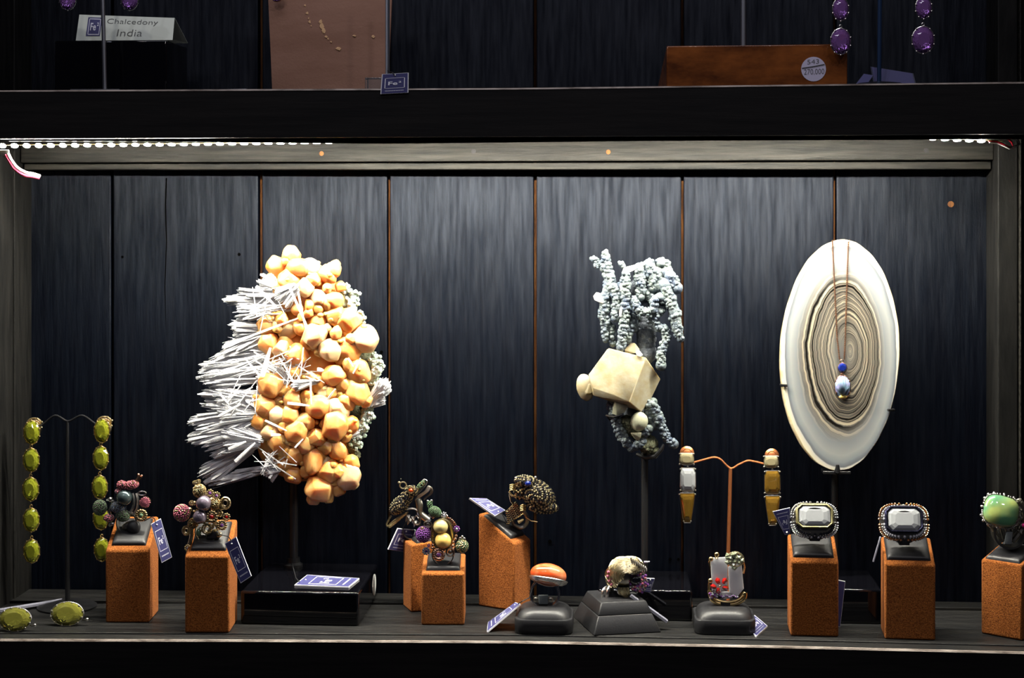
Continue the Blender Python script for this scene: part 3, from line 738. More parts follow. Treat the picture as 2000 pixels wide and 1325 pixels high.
# small bumps grown on the orange crystals (too many to count)
g = G(); POL = [(540, 510), (575, 495), (650, 520), (660, 580), (700, 620), (735, 660), (715, 740), (715, 800), (680, 860), (690, 930), (640, 975), (600, 945), (555, 930), (510, 850), (490, 790), (520, 740), (540, 700), (505, 660), (515, 620), (530, 580)]
for i in range(110):
    while True:
        x, y = random.uniform(490, 735), random.uniform(495, 980)
        if inpoly(x, y, POL): break
    r = random.uniform(4, 8); g.ell(f(x, y, random.uniform(8, 34)), f.r(r), f.r(r), f.r(r * random.uniform(.7, 1)), sub=2, jit=.08)
g.build('crystal_bumps', ORX, M1, kind='stuff', ang=180)
g = G()
for c, rx, rz in [((600, 720), 105, 130), ((590, 850), 95, 90), ((600, 600), 70, 90), ((620, 880), 70, 60)]:
    g.ell(f(c[0], c[1], -18), f.r(rx), f.r(36), f.r(rz), sub=3, jit=.03)
g.build('matrix', ORX, M1)
# pale green druse along the right edge
def lumps(pts, m_, name, parent, fr, n=14, rr=(4, 8), spread=.8, kind=None, sub=2):
    g = G()
    for x, y, r, dz in pts:
        g.ell(fr(x, y, dz - r * .4), fr.r(r * .85), fr.r(r * .7), fr.r(r * .85), sub=2, jit=.06)
        for i in range(n):
            a = random.uniform(0, 2 * pi); q = random.uniform(.2, 1) ** .6 * r * spread; s_ = random.uniform(*rr)
            pp = fr(x + cos(a) * q, y + sin(a) * q, dz + random.uniform(-.3, .6) * r * .6)
            if sub == 2: g.ell(pp, fr.r(s_), fr.r(s_), fr.r(s_), sub=2)
            else:
                R = Matrix.Rotation(random.uniform(0, 3), 3, Vector((random.random(), random.random(), random.random())).normalized())
                g.ell(pp, fr.r(s_), fr.r(s_), fr.r(s_), R, sub=1)
    return g.build(name, m_, parent, ang=30, kind=kind)
lumps([(672, 566, 13, 0), (690, 580, 14, -5), (688, 600, 13, 0), (700, 618, 13, -8), (702, 634, 10, -8), (670, 590, 16, -5)], GRX, 'green_druse', M1, f, 16, (2.5, 5.5), 1, sub=1)
lumps([(733, 700, 11, -10), (740, 716, 12, -12), (728, 740, 14, -15), (735, 725, 10, -8)], GRX, 'green_druse', M1, f, 14, (2.5, 5.5), 1, sub=1)
lumps([(716, 815, 14, -4), (708, 832, 14, 0), (700, 850, 14, -4), (694, 868, 12, -4), (720, 800, 12, -10)], GRX, 'green_druse', M1, f, 16, (2.5, 6), 1, sub=1)
lumps([(680, 872, 15, -6), (690, 886, 11, -8), (672, 862, 12, -6), (735, 755, 16, -25), (700, 700, 40, -30), (690, 800, 30, -28)], DKG, 'dark_matrix', M1, f, 14, (3, 6), 1, sub=1)
# white sprays
def blade(g, p0, p1, w_, t_, pt=.82):
    ax = (p1 - p0); L = ax.length
    if L < 1e-6: return
    ax /= L; side_ = ax.cross(Vector((random.uniform(-.5, .5), -1, random.uniform(-.5, .5)))).normalized(); up = side_.cross(ax)
    a = side_ * w_; b = up * t_
    m = p0 + ax * L * pt
    vs = [p0 + a * .5 + b, p0 - a * .5 + b, p0 - a * .5 - b, p0 + a * .5 - b, m + a + b, m - a + b, m - a - b, m + a - b, p1 + a * .25, p1 - a * .45]
    g.add(vs, [(0, 1, 2, 3), (0, 4, 5, 1), (1, 5, 6, 2), (2, 6, 7, 3), (3, 7, 4, 0), (4, 8, 9, 5), (5, 9, 6), (6, 9, 8, 7), (7, 8, 4)])
def spray(b, t, spread, n, dz0, dz1, wd=(1.5, 4), lenj=.22, name='white_spray', m_=WHITEX, bs=6, parent=None):
    wide = spread >= 8 and name == 'white_spray'
    g = G(); bx, by = b; tx, ty = t; dx, dy = tx - bx, ty - by; L = sqrt(dx * dx + dy * dy); nx, ny = -dy / L, dx / L
    for i in range(int(n * .7) if wide else n):
        u = random.uniform(-1, 1); k = 1 - abs(random.gauss(0, lenj)) - .10 * abs(u)
        p0 = f(bx + random.uniform(-bs, bs), by + random.uniform(-bs, bs), dz0 + random.uniform(-5, 5))
        p1 = f(bx + dx * k + nx * spread * u, by + dy * k + ny * spread * u, dz1 + random.uniform(-12, 12))
        blade(g, p0, p1, f.r(random.uniform(*wd)), f.r(random.uniform(1.2, 2.4)), random.uniform(.8, .95))
    if wide:
        nc_ = 34; secs = (0, .35, .7, 1.0); fr_v = []; bk_v = []; k = .9
        for i in range(nc_):
            u = -1 + 2 * i / (nc_ - 1)
            if random.random() < .45: k = random.uniform(.80, 1.0) - .10 * abs(u)
            kk = k + random.uniform(-.02, .02)
            for q_ in secs:
                sp_ = 1.35 * spread * u * (.35 + .65 * q_) ; zz_ = dz0 + (dz1 - dz0) * q_ + 5 * (1 - u * u) * (1 - q_ * .5)
                x_ = bx + dx * kk * q_ + nx * sp_; y_ = by + dy * kk * q_ + ny * sp_
                fr_v.append(f(x_, y_, zz_ + (2.4 if i % 2 else 0) * (.3 + .7 * q_) + random.uniform(-.3, .3) - (1.5 if q_ == 1 else 0))); bk_v.append(f(x_, y_, zz_ - 6))
        ns = len(secs); fs_ = []; o_ = nc_ * ns
        for i in range(nc_ - 1):
            for j in range(ns - 1): a0 = i * ns + j; fs_ += [(a0, a0 + 1, a0 + ns + 1, a0 + ns), (o_ + a0, o_ + a0 + ns, o_ + a0 + ns + 1, o_ + a0 + 1)]
            a0 = i * ns; fs_ += [(a0, a0 + ns, o_ + a0 + ns, o_ + a0), (a0 + ns - 1, o_ + a0 + ns - 1, o_ + a0 + 2 * ns - 1, a0 + 2 * ns - 1)]
        for a0 in (0, (nc_ - 1) * ns):
            for j in range(ns - 1): fs_.append((a0 + j, o_ + a0 + j, o_ + a0 + j + 1, a0 + j + 1))
        g.add(fr_v + bk_v, fs_)
    return g.build(name, m_, parent or M1, smooth=False)
SP = [((565, 585), (432, 585), 9, 60, 14, 4), ((560, 575), (455, 572), 8, 40, 24, 10), ((565, 600), (450, 612), 16, 70, 20, 10), ((560, 570), (500, 548), 14, 40, 28, 14), ((545, 560), (520, 540), 10, 20, 20, 16), ((580, 560), (540, 590), 20, 50, 44, 30),
      ((540, 645), (444, 634), 9, 40, 14, 6), ((530, 645), (450, 645), 10, 40, 10, 4), ((520, 640), (452, 660), 16, 40, 4, 0), ((520, 650), (428, 690), 12, 60, 14, 8), ((525, 660), (398, 716), 10, 60, 12, 4), ((520, 700), (384, 728), 14, 80, 14, 6),
      ((520, 720), (380, 742), 12, 70, 20, 10), ((520, 690), (440, 700), 30, 70, 8, 6), ((525, 740), (395, 752), 10, 60, 18, 8), ((510, 770), (384, 770), 8, 50, 14, 2), ((500, 800), (388, 790), 9, 40, 10, 2), ((510, 770), (392, 762), 6, 30, 8, 0), ((515, 780), (410, 775), 16, 60, 26, 14),
      ((510, 800), (362, 828), 11, 80, 20, 6), ((500, 815), (378, 842), 10, 60, 22, 10), ((510, 830), (360, 862), 11, 80, 20, 8), ((510, 840), (392, 876), 14, 70, 24, 10), ((500, 850), (410, 895), 12, 50, 18, 8), ((520, 810), (420, 810), 30, 80, 26, 20),
      ((510, 860), (430, 850), 26, 70, 30, 24), ((500, 870), (383, 932), 12, 60, 4, -4), ((490, 880), (398, 948), 10, 50, 0, -6), ((540, 915), (400, 946), 9, 60, -2, -6), ((545, 910), (440, 935), 9, 50, 2, 0),
      ((530, 890), (516, 935), 8, 26, 22, 24), ((545, 915), (518, 930), 14, 30, 22, 20), ((716, 790), (760, 738), 11, 60, -2, 4), ((722, 790), (764, 752), 8, 40, -4, 0), ((712, 796), (752, 768), 14, 50, -8, -6), ((620, 745), (566, 756), 9, 40, 30, 40), ((560, 745), (500, 730), 24, 60, 26, 24), ((700, 845), (670, 856), 6, 14, 14, 12)]
for i, (b, t, s_, n, z0, z1) in enumerate(SP): spray(b, t, s_, n, z0, z1, wd=(.9, 2.4) if i % 3 else (1.4, 3.4))
# interlaced needles in the middle
def needles(name, L, r=1.0, m_=WHITEX):
    g = G()
    for x0, y0, x1, y1, z0, z1, rr in L:
        g.tube([f(x0, y0, z0), f((x0 + x1) / 2, (y0 + y1) / 2, (z0 + z1) / 2), f(x1, y1, z1)], [f.r(rr), f.r(rr), f.r(rr * .5)], 5)
    return g.build(name, m_, M1, smooth=False)
for L in [(562, 555, 603, 645, 52, 60, 2.6), (582, 570, 596, 640, 50, 62, 2.2), (500, 653, 582, 622, 50, 44, 2.4), (512, 735, 528, 680, 44, 50, 5), (508, 736, 478, 700, 40, 46, 2.6), (606, 740, 608, 790, 50, 60, 2),
          (562, 788, 604, 793, 54, 60, 3), (518, 822, 560, 842, 50, 58, 2.2), (430, 770, 448, 792, 34, 40, 2), (640, 780, 655, 760, 48, 56, 2.2), (460, 902, 498, 866, 40, 44, 4), (447, 878, 480, 863, 38, 44, 3.5), (680, 700, 690, 716, 34, 40, 2), (690, 730, 704, 700, 34, 40, 2),
          (620, 722, 632, 724, 56, 56, 4), (576, 875, 592, 858, 50, 50, 2), (530, 850, 548, 850, 50, 54, 3.5), (430, 812, 470, 790, 40, 44, 3), (500, 560, 540, 600, 44, 50, 3)]:
    needles('needle_crystal', [L])
nl = []
for i in range(90):
    cx, cy = random.choice([(545, 715), (540, 900), (560, 715), (575, 728), (520, 600), (470, 780)])
    a = random.uniform(0, 2 * pi) if cy != 715 else random.choice((random.gauss(.5, .4), random.gauss(2.6, .4), random.gauss(1.57, .8))); l = random.uniform(12, 36); x = cx + random.uniform(-34, 34); y = cy + random.uniform(-22, 22)
    z = random.uniform(26, 44); nl.append((x - cos(a) * l, y - sin(a) * l, x + cos(a) * l, y + sin(a) * l, z, z + random.uniform(-8, 8), random.uniform(.7, 1.5)))
o = needles('fine_needles', nl); o['kind'] = 'stuff'
# ------------------------------------------------------------------ blue grey mineral
YM2 = -.052
f = Fr(YM2, 0, 0, 1, 1240)
M2 = thing('mineral_specimen', 'blue grey knobbly stalactite mineral with a honey coloured block crystal', 'mineral', f(1258, 895))
def branch(P, m_=CHALC, dz=0, name='stalactite', dens=1.0):
    P = [(x_, y_, r_ * 1.16) for x_, y_, r_ in P]
    g = G(); tot = []
    for (x0, y0, r0), (x1, y1, r1) in zip(P, P[1:]):
        L = sqrt((x1 - x0) ** 2 + (y1 - y0) ** 2); n = max(3, int(L / 3.2 * dens))
        for k in range(n):
            t = k / n; x = x0 + (x1 - x0) * t; y = y0 + (y1 - y0) * t; r = r0 + (r1 - r0) * t
            if k % 2 == 0: g.ell(f(x, y, dz), f.r(r * .8), f.r(r * .8), f.r(r * .8), sub=2)
            for q in range(4):
                a = random.uniform(0, 2 * pi); v = random.uniform(-.2, 1); c = sqrt(max(0, 1 - v * v)); s_ = random.uniform(.30, .52) * min(r, 10)
                g.ell(f(x + cos(a) * c * r * .68, y + sin(a) * c * r * .68, dz + v * r * .68), f.r(s_), f.r(s_), f.r(s_), sub=2)
    x, y, r = P[-1]; g.ell(f(x, y, dz), f.r(r * .95), f.r(r * .95), f.r(r * .95), sub=2)
    return g.build(name, m_, M2, ang=180)
BR = [([(1182, 497, 8), (1186, 525, 9), (1192, 549, 13), (1182, 589, 12), (1179, 618, 12), (1184, 634, 10), (1183, 664, 6)], 4), ([(1160, 507, 7), (1168, 512, 6), (1180, 524, 9)], 2), ([(1163, 518, 5), (1166, 522, 4)], 4),
      ([(1199, 561, 10), (1204, 589, 9), (1202, 622, 8)], 14), ([(1222, 538, 9), (1221, 565, 10), (1222, 596, 10), (1221, 620, 9), (1217, 641, 10), (1212, 679, 8)], 18), ([(1248, 524, 12), (1251, 549, 12), (1251, 580, 8)], 12),
      ([(1268, 518, 14), (1273, 540, 14), (1275, 563, 9)], 8), ([(1290, 514, 12), (1300, 516, 10), (1302, 531, 12)], 6), ([(1309, 540, 13), (1322, 563, 11)], 18), ([(1300, 556, 14), (1309, 589, 13), (1317, 610, 13), (1322, 639, 12), (1329, 662, 7)], 20),
      ([(1239, 585, 7), (1246, 605, 8), (1266, 612, 9), (1277, 603, 9), (1277, 587, 8), (1289, 581, 9)], 24), ([(1289, 607, 11), (1277, 622, 9), (1284, 639, 8), (1298, 643, 9), (1302, 661, 8), (1292, 688, 9), (1291, 714, 10)], 16),
      ([(1193, 639, 10), (1197, 670, 8)], 0), ([(1213, 500 + 16, 6), (1217, 520, 5)], 4), ([(1232, 640, 9), (1226, 664, 8)], 10), ([(1210, 560, 10), (1216, 600, 11)], 6), ([(1240, 600, 10), (1236, 640, 11)], 2), ([(1262, 570, 12), (1290, 600, 12)], 2), ([(1285, 530, 14), (1288, 560, 12)], 4)]
for P, dz in BR: branch(P, CHALC, dz)
branch([(1262, 600, 18), (1262, 652, 22), (1262, 690, 20)], CHALD, -14, 'dark_core', .6)
branch([(1205, 600, 12), (1245, 560, 18), (1290, 590, 18)], CHALD, -14, 'dark_core', .6)
branch([(1205, 700, 14), (1240, 730, 22), (1240, 800, 22)], CHALD, -28, 'dark_core', .6)
for P, dz in [([(1193, 786, 8), (1196, 800, 9), (1208, 839, 10), (1217, 856, 10), (1233, 876, 8)], 8), ([(1272, 792, 12), (1285, 815, 13), (1292, 834, 9), (1302, 858, 9), (1316, 868, 9)], 10), ([(1242, 873, 9), (1256, 862, 8)], 10), ([(1258, 846, 9), (1268, 838, 8)], 12), ([(1276, 785, 9), (1268, 806, 12), (1278, 830, 10)], 4)]: branch(P, CHALC, dz)
branch([(1223, 826, 17), (1248, 846, 18), (1270, 868, 15)], DKG, 0, 'dark_matrix', .9); branch([(1262, 872, 14), (1278, 880, 9)], DKG, 4, 'dark_matrix')
# the big block crystal and the small ones
k = lambda x, y, z: f(1110 + x / 5.3, 660 + y / 5.3, z)
g = G(); g.hull([k(410, 105, 24), k(805, 205, 34), k(632, 668, 52), k(470, 592, 46), k(255, 522, 34), k(205, 385, 26), k(955, 430, -2), k(868, 615, 6), k(760, 770, 20), k(255, 602, 26), k(480, 652, 36), k(640, 700, 40), k(560, 260, -40), k(860, 380, -46), k(700, 640, -40), k(350, 450, -30)], f.r(1.2), 1)
g.build('block_crystal', CALC, M2, ang=25)
crystal(f, 1145, 757, 17, 16, CALC, M2, 'round_crystal', .5, 24, .2)
g = G(); g.ell(f(1143, 757, 14), f.r(17), f.r(10), f.r(27), rotY(-12), sub=3, jit=.015); g.build('round_crystal', CALC, M2)
g = G(); g.ell(f(1248.5, 824, 22), f.r(17), f.r(10), f.r(19), rotY(10), sub=3, jit=.02); g.build('round_crystal', CALG, M2)
g = G(); g.hull([k(490, 622, 34), k(620, 700, 34), k(580, 780, 30), k(500, 806, 28), k(455, 790, 24), k(460, 700, 16), k(600, 720, 4), k(500, 700, 0)], f.r(1)); g.build('wedge_crystal', CALG, M2, ang=30)
g = G(); g.hull([k(640, 985, 28), k(760, 980, 28), k(750, 1040, 26), k(720, 1075, 22), k(680, 1040, 22), k(700, 1000, 0)], f.r(1)); g.build('wedge_crystal', CALG, M2, ang=30)
g = G(); g.hull([k(580, 130, 14), k(640, 50, 10), k(690, 55, 12), k(740, 120, 12), k(700, 160, 16), k(650, 90, -20), k(600, 170, 10)], f.r(.8)); g.build('wedge_crystal', CALC, M2, ang=25)
g = G(); g.hull([k(695, 140, 36), k(735, 128, 36), k(775, 180, 38), k(740, 200, 38), k(705, 185, 36), k(730, 160, 20)], f.r(1.2)); g.build('white_crystal', CALW, M2)
q = lambda x, y, z: f(1150 + x / 5.52, 480 + y / 5.52, z)
for P in [[(355, 290, 16), (375, 235, 18), (600, 180, 20), (610, 205, 20), (440, 290, 20), (380, 305, 18), (480, 230, 0)], [(45, 545, 14), (80, 500, 16), (120, 510, 18), (165, 610, 20), (150, 630, 18), (60, 590, 14), (100, 560, 0)], [(325, 770, 30), (330, 700, 30), (350, 640, 30), (360, 700, 32), (350, 775, 30), (340, 700, 18)], [(330, 410, 24), (360, 400, 24), (362, 480, 24), (340, 500, 22), (345, 450, 12)]]:
    g = G(); g.hull([q(*p) for p in P], f.r(1.2)); g.build('white_crystal', CALW, M2, ang=40)
# its holder: rod, hook and claw
bx = xb2
g = G(); g.tube([(bx, -.05, zb2 - .002), (bx, -.05, f(1255, 900, -20).z), f(1258, 870, -20)], .0032, 10); g.build('rod', BLACKM, B2)
g = G(); g.tube([f(1245, 888, -20), f(1262, 895, 2), f(1280, 892, 16), f(1292, 878, 20), f(1296, 868, 18)], [f.r(4), f.r(4.5), f.r(4.5), f.r(4), f.r(2)], 8); g.build('claw', BLACKM, B2)
g = G(); g.tube([f(1255, 880, -24), f(1215, 850, -30), f(1190, 818, -10), f(1185, 812, 14), f(1200, 815, 30), f(1216, 810, 30)], [f.r(2.5)] * 5 + [f.r(1.2)], 8); g.build('claw', BLACKM, B2)

# ------------------------------------------------------------------ agate slice
YA = -.048
ca = U(1641, 693.5, YA); ma = S(1641, YA); RA, RB = 112.5 * ma, 224.5 * ma
AG = D.materials.new('banded_agate'); AG.use_nodes = True; nt = AG.node_tree; Lk = nt.links; bs = nt.nodes['Principled BSDF']
def N(t, **kw):
    n = nt.nodes.new(t)
    for k_, v in kw.items():
        if k_ in ('operation', 'noise_dimensions', 'blend_type', 'data_type'): setattr(n, k_, v)
    return n
def math_(op, a, b=None, c=None):
    n = nt.nodes.new('ShaderNodeMath'); n.operation = op
    for i, x_ in enumerate((a, b, c)):
        if x_ is None: continue
        if isinstance(x_, (int, float)): n.inputs[i].default_value = x_
        else: Lk.new(x_, n.inputs[i])
    return n.outputs[0]
tc = N('ShaderNodeTexCoord'); sep = N('ShaderNodeSeparateXYZ'); Lk.new(tc.outputs['Object'], sep.inputs[0])
wn = N('ShaderNodeTexNoise'); wn.inputs['Scale'].default_value = 26; wn.inputs['Detail'].default_value = 3; Lk.new(tc.outputs['Object'], wn.inputs['Vector'])
wn2 = N('ShaderNodeTexNoise'); wn2.inputs['Scale'].default_value = 120; wn2.inputs['Detail'].default_value = 2; Lk.new(tc.outputs['Object'], wn2.inputs['Vector'])
X_ = sep.outputs[0]; Z_ = sep.outputs[2]
ro = math_('SQRT', math_('ADD', math_('POWER', math_('ABSOLUTE', math_('DIVIDE', X_, RA)), 2.0), math_('POWER', math_('ABSOLUTE', math_('DIVIDE', Z_, RB)), 2.0)))
# centre of the inner rings drifts right and up
fall = math_('MAXIMUM', math_('SUBTRACT', 1.0, ro), 0.0)
X2 = math_('SUBTRACT', X_, math_('MULTIPLY', fall, .0095)); Z2 = math_('SUBTRACT', Z_, math_('MULTIPLY', fall, .004))
ri = math_('SQRT', math_('ADD', math_('POWER', math_('ABSOLUTE', math_('DIVIDE', X2, RA)), 2.0), math_('POWER', math_('ABSOLUTE', math_('DIVIDE', Z2, RB)), 2.0)))
r1 = math_('ADD', ri, math_('ADD', math_('MULTIPLY', math_('SUBTRACT', wn.outputs[0], .5), .14), math_('MULTIPLY', math_('SUBTRACT', wn2.outputs[0], .5), .025)))
b1 = N('ShaderNodeTexNoise', noise_dimensions='1D'); b1.noise_dimensions = '1D'; b1.inputs['Scale'].default_value = 1; b1.inputs['Detail'].default_value = 4; b1.inputs['Roughness'].default_value = .7
Lk.new(math_('MULTIPLY', r1, 22.0), b1.inputs['W'])
rb = N('ShaderNodeValToRGB'); e = rb.color_ramp.elements
e[0].position = .36; e[0].color = (.006, .005, .004, 1); e[1].position = .68; e[1].color = (.36, .31, .22, 1)
for p_, c_ in ((.44, (.02, .018, .016, 1)), (.475, (.16, .14, .11, 1)), (.52, (.045, .045, .047, 1)), (.57, (.26, .22, .16, 1))):
    n_ = e.new(p_); n_.color = c_
Lk.new(b1.outputs[0], rb.inputs[0])
rr_ = math_('ADD', ro, math_('MULTIPLY', math_('SUBTRACT', wn.outputs[0], .5), .09))
zn = N('ShaderNodeValToRGB'); e = zn.color_ramp.elements
e[0].position = 0; e[0].color = (.15, .15, .15, 1); e[1].position = 1.0; e[1].color = (.6, .54, .4, 1)
for p_, c_ in ((.16, (.17, .16, .14, 1)), (.60, (.16, .15, .13, 1)), (.70, (.24, .235, .22, 1)), (.76, (.19, .20, .21, 1)), (.86, (.27, .28, .27, 1)), (.915, (.21, .23, .24, 1)), (.93, (.17, .18, .20, 1)), (.955, (.13, .14, .15, 1)), (.965, (.5, .48, .43, 1))):
    n_ = e.new(p_); n_.color = c_
Lk.new(rr_, zn.inputs[0])
fm = N('ShaderNodeValToRGB'); e = fm.color_ramp.elements; e[0].position = .0; e[0].color = (.0, .0, .0, 1); e[1].position = .76; e[1].color = (0, 0, 0, 1)
for p_, v in ((.13, .25), (.25, .8), (.62, 1.0), (.69, .55)): n_ = e.new(p_); n_.color = (v, v, v, 1)
Lk.new(rr_, fm.inputs[0])
mx = nt.nodes.new('ShaderNodeMix'); mx.data_type = 'RGBA'; Lk.new(fm.outputs[0], mx.inputs[0]); Lk.new(zn.outputs[0], mx.inputs[6]); Lk.new(rb.outputs[0], mx.inputs[7])
Lk.new(mx.outputs[2], bs.inputs['Base Color']); bs.inputs['Roughness'].default_value = .12; sock(bs, 'Coat Weight', .5); sock(bs, 'Subsurface Weight', .12); sock(bs, 'Subsurface Scale', .003)
agate = thing('agate_slice', 'tall oval grey and white banded agate slice standing on a black rod', 'agate slice', ca)
n = 96; prof = []
for i in range(n):
    a = 2 * pi * i / n; w_ = 1 + .004 * sin(4 * a + 1) + .002 * sin(9 * a) + .002 * sin(23 * a + 2)
    x_, z_ = cos(a) * RA * w_, sin(a) * RB * w_; t = radians(2.0)
    prof.append((x_ * cos(t) + z_ * sin(t) * .9, -x_ * sin(t) * .4 + z_ * cos(t)))
tha = .007
fr_ = [ca + Vector((x_, -tha / 2, z_)) for x_, z_ in prof]; fi = [ca + Vector((x_ * .992, -tha / 2 - .0004, z_ * .996)) for x_, z_ in prof]
bk = [ca + Vector((x_ * 1.0 - .002, tha / 2, z_ * .995)) for x_, z_ in prof]
g = G(); vs = fr_ + bk + [ca + Vector((0, tha / 2, 0))]; fs = [(i, (i + 1) % n, n + (i + 1) % n, n + i) for i in range(n)] + [(n + i, n + (i + 1) % n, 2 * n) for i in range(n)] + [tuple(range(n))]
g.add(vs, fs); g.build('rind', AGRIM, agate, ang=180)
g = G(); g.add(fi, [tuple(range(n))]); g.add([p + Vector((0, .0004, 0)) for p in fi] + fi, [(i, (i + 1) % n, n + (i + 1) % n, n + i) for i in range(n)])
g.build('polished_face', AG, agate, smooth=False)
sx = U(1634, 930, YA).x
g = G(); g.tube([(sx, YA + .012, zb3 - .002), (sx, YA + .012, U(1634, 925, YA).z), (sx, YA - .001, U(1634, 921, YA).z), (sx, YA - .0065, U(1634, 918, YA).z), (sx, YA - .0068, U(1634, 906, YA).z)], [.0032, .0032, .003, .0026, .0014], 10); g.build('rod', BLACKM, B3)
g = G(); g.box((sx - .012, YA - .004, U(1634, 926, YA).z), (sx + .012, YA + .014, U(1634, 919.5, YA).z)); g.build('cradle', BLACKM, B3, bevel=.0008)
for (px, py, sg) in ((1528, 752, -1), (1741, 800, 1)):
    p = U(px, py, YA); g = G(); g.tube([(sx, YA + .010, p.z - .03), (p.x + sg * .001, YA + .008, p.z), (p.x + sg * .0015, YA - .004, p.z), (p.x - sg * .004, YA - .0058, p.z)], .0012, 8); g.build('side_prong', BLACKM, B3)
# necklace over the slice
yc = YA - tha / 2 - .0016
neck = thing('pendant_necklace', 'rose gold chain with blue and opal pendant hanging on the agate slice', 'necklace', U(1645, 780, yc))
def chain(P, name='chain'):
    L = []; pts_ = [U(x, y, yy) for x, y, yy in P]
    g = G(); g.tube(pts_, .0006, 6)
    for a, b in zip(pts_, pts_[1:]):
        m_ = int((b - a).length / .0016)
        for i in range(m_): g.ell(a.lerp(b, i / m_), .00092, .00092, .00092, sub=1)
    g.build(name, RGOLD, neck)
chain([(1626, 478, YA + .004), (1626, 471, YA), (1626, 474, yc), (1630, 560, yc), (1635, 660, yc), (1640, 703, yc)])
chain([(1659, 476, YA + .004), (1659, 470, YA), (1657, 474, yc), (1654, 560, yc), (1651, 660, yc), (1649, 703, yc)])
f = Fr(yc, 1500, 450, 2.704, 1645)
g = G(); gem(g, f(393, 727, 8), EX, EZ, f.r(23), f.r(26), 'oval'); g.build('sapphire', SAPPH, neck, smooth=False)
g = G(); g.torus(f(393, 727, 4), f.r(23), f.r(26), f.r(3)); g.torus(f(389, 693, 3), f.r(9), f.r(9), f.r(3), 14, 6); g.torus(f(391, 762, 3), f.r(7), f.r(7), f.r(3), 12, 6)
g.torus(f(394, 828, 2), f.r(41), f.r(62), f.r(3.4), 32, 6)
prongs(g, f(394, 828, 6), f.r(40), f.r(61), 6, f.r(6), .5)
g.build('bezel', RGOLD, neck)
g = G(); 
for i in range(-4, 5):
    a = i * .3; g.tube([f(394, 868, 14), f(394 + sin(a) * 30, 838 - cos(a) * 24, 22), f(394 + sin(a) * 38, 826 - cos(a) * 56, 10)], [f.r(8), f.r(11), f.r(5)], 8)
g.ell(f(394, 828, 2), f.r(40), f.r(14), f.r(60), sub=3); g.build('carved_opal', OPAL, neck, ang=180)
g = G(); g.ell(f(396, 880, 8), f.r(22), f.r(10), f.r(11), sub=2); g.build('yellow_stone', OPALB, neck)
# ------------------------------------------------------------------ earring trees and earrings
ye = UZ(131, 1187).y
f = Fr(ye, 0, 0, 1, 131)
E1 = thing('earring_stand', 'thin black wire earring tree on a round base at the far left', 'earring stand', UZ(131, 1187))
g = G(); g.tube([f(132, 824), (f(132, 824).x, ye, .002)], [f.r(2.6), f.r(5)], 10); g.build('pole', BLACKM, E1)
g = G(); g.tube(wave([f(66, 836, 4), f(85, 828), f(108, 812), f(133, 823), f(160, 812), f(186, 828), f(200, 834, 4)]), f.r(2), 8); g.build('arm', BLACKM, E1)
p = f(131, 1187); g = G(); g.lathe((p.x, p.y, 0), [(.026, 0), (.026, .0015), (.024, .0026), (.005, .004)], 32); g.build('base', BLACKM, E1)
def oval_earring(fr, top, stones, rx, ry, label, group, m_, metal, clip=True, small_top=False):
    root = thing('drop_earring', label, 'earring', fr(*stones[-1], 8), group)
    for i, (x, y) in enumerate(stones):
        a, b = (rx, ry) if not hasattr(rx, '__len__') else (rx[i], ry[i])
        g = G(); gem(g, fr(x, y, 10), EX, EZ, fr.r(a * .92), fr.r(b * .93), 'oval', crown=.5, pav=.75)
        s_ = g.build('stone', m_, root, smooth=False)
        g = G(); g.torus(fr(x, y, 8), fr.r(a * .97), fr.r(b * .97), fr.r(1.3), 28, 6); g.torus(fr(x, y, 2), fr.r(a * .8), fr.r(b * .8), fr.r(1.2), 24, 6)
        prongs(g, fr(x, y, 11), fr.r(a), fr.r(b), 10, fr.r(1.9), .5)
        for k_ in range(10):
            t = 2 * pi * (k_ + .5) / 10; g.tube([fr(x + cos(t) * a, y + sin(t) * b, 11), fr(x + cos(t) * a * .8, y + sin(t) * b * .8, 2)], fr.r(.9), 5)
        CU = [(.97, 8), (.86, 2), (.50, -7)]; nn_ = 20  # open back cup added to reflect light and brighten the stone's rim
        g.add([fr(x + cos(2 * pi * k_ / nn_) * a * s__, y + sin(2 * pi * k_ / nn_) * b * s__, h__) for s__, h__ in CU for k_ in range(nn_)], [(j_ * nn_ + k_, j_ * nn_ + (k_ + 1) % nn_, j_ * nn_ + nn_ + (k_ + 1) % nn_, j_ * nn_ + nn_ + k_) for j_ in range(2) for k_ in range(nn_)])
        if i: g.torus(fr(x, y - b - 3, 7), fr.r(2.6), fr.r(3.4), fr.r(1.1), 12, 6)
        g.build('setting', metal, root)
    if clip:
        x, y = stones[0]; g = G()
        for k_ in range(4): g.torus(fr(x + 5, y - 18 + k_ * 3, -2 - k_), fr.r(14 - 2 * k_), fr.r(10 - k_), fr.r(1.6), 20, 6)
        g.ell(fr(x + 8, y - 8, -6), fr.r(12), fr.r(8), fr.r(16), sub=2)
        for t in (-1.2, -.4, .5): g.ell(fr(x + 5 + cos(t) * 16, y - 16 + sin(t) * 12, 0), fr.r(2.2), fr.r(2.2), fr.r(2.2), sub=1)
        g.build('clip', DGOLD, root)
    return root
gr = 'yellow green drop earrings on the black stand'
oval_earring(f, None, [(62, 845), (61, 899), (60, 956), (61, 1016), (62, 1077)], 16.5, 23.5, 'left drop earring of five yellow green oval stones, on black stand', gr, PERI, GOLD)
oval_earring(f, None, [(199, 842), (197, 895), (195, 952), (197, 1012), (199, 1074)], 15.5, 23.5, 'right drop earring of five yellow green oval stones, partly behind bird ring', gr, PERI, GOLD)
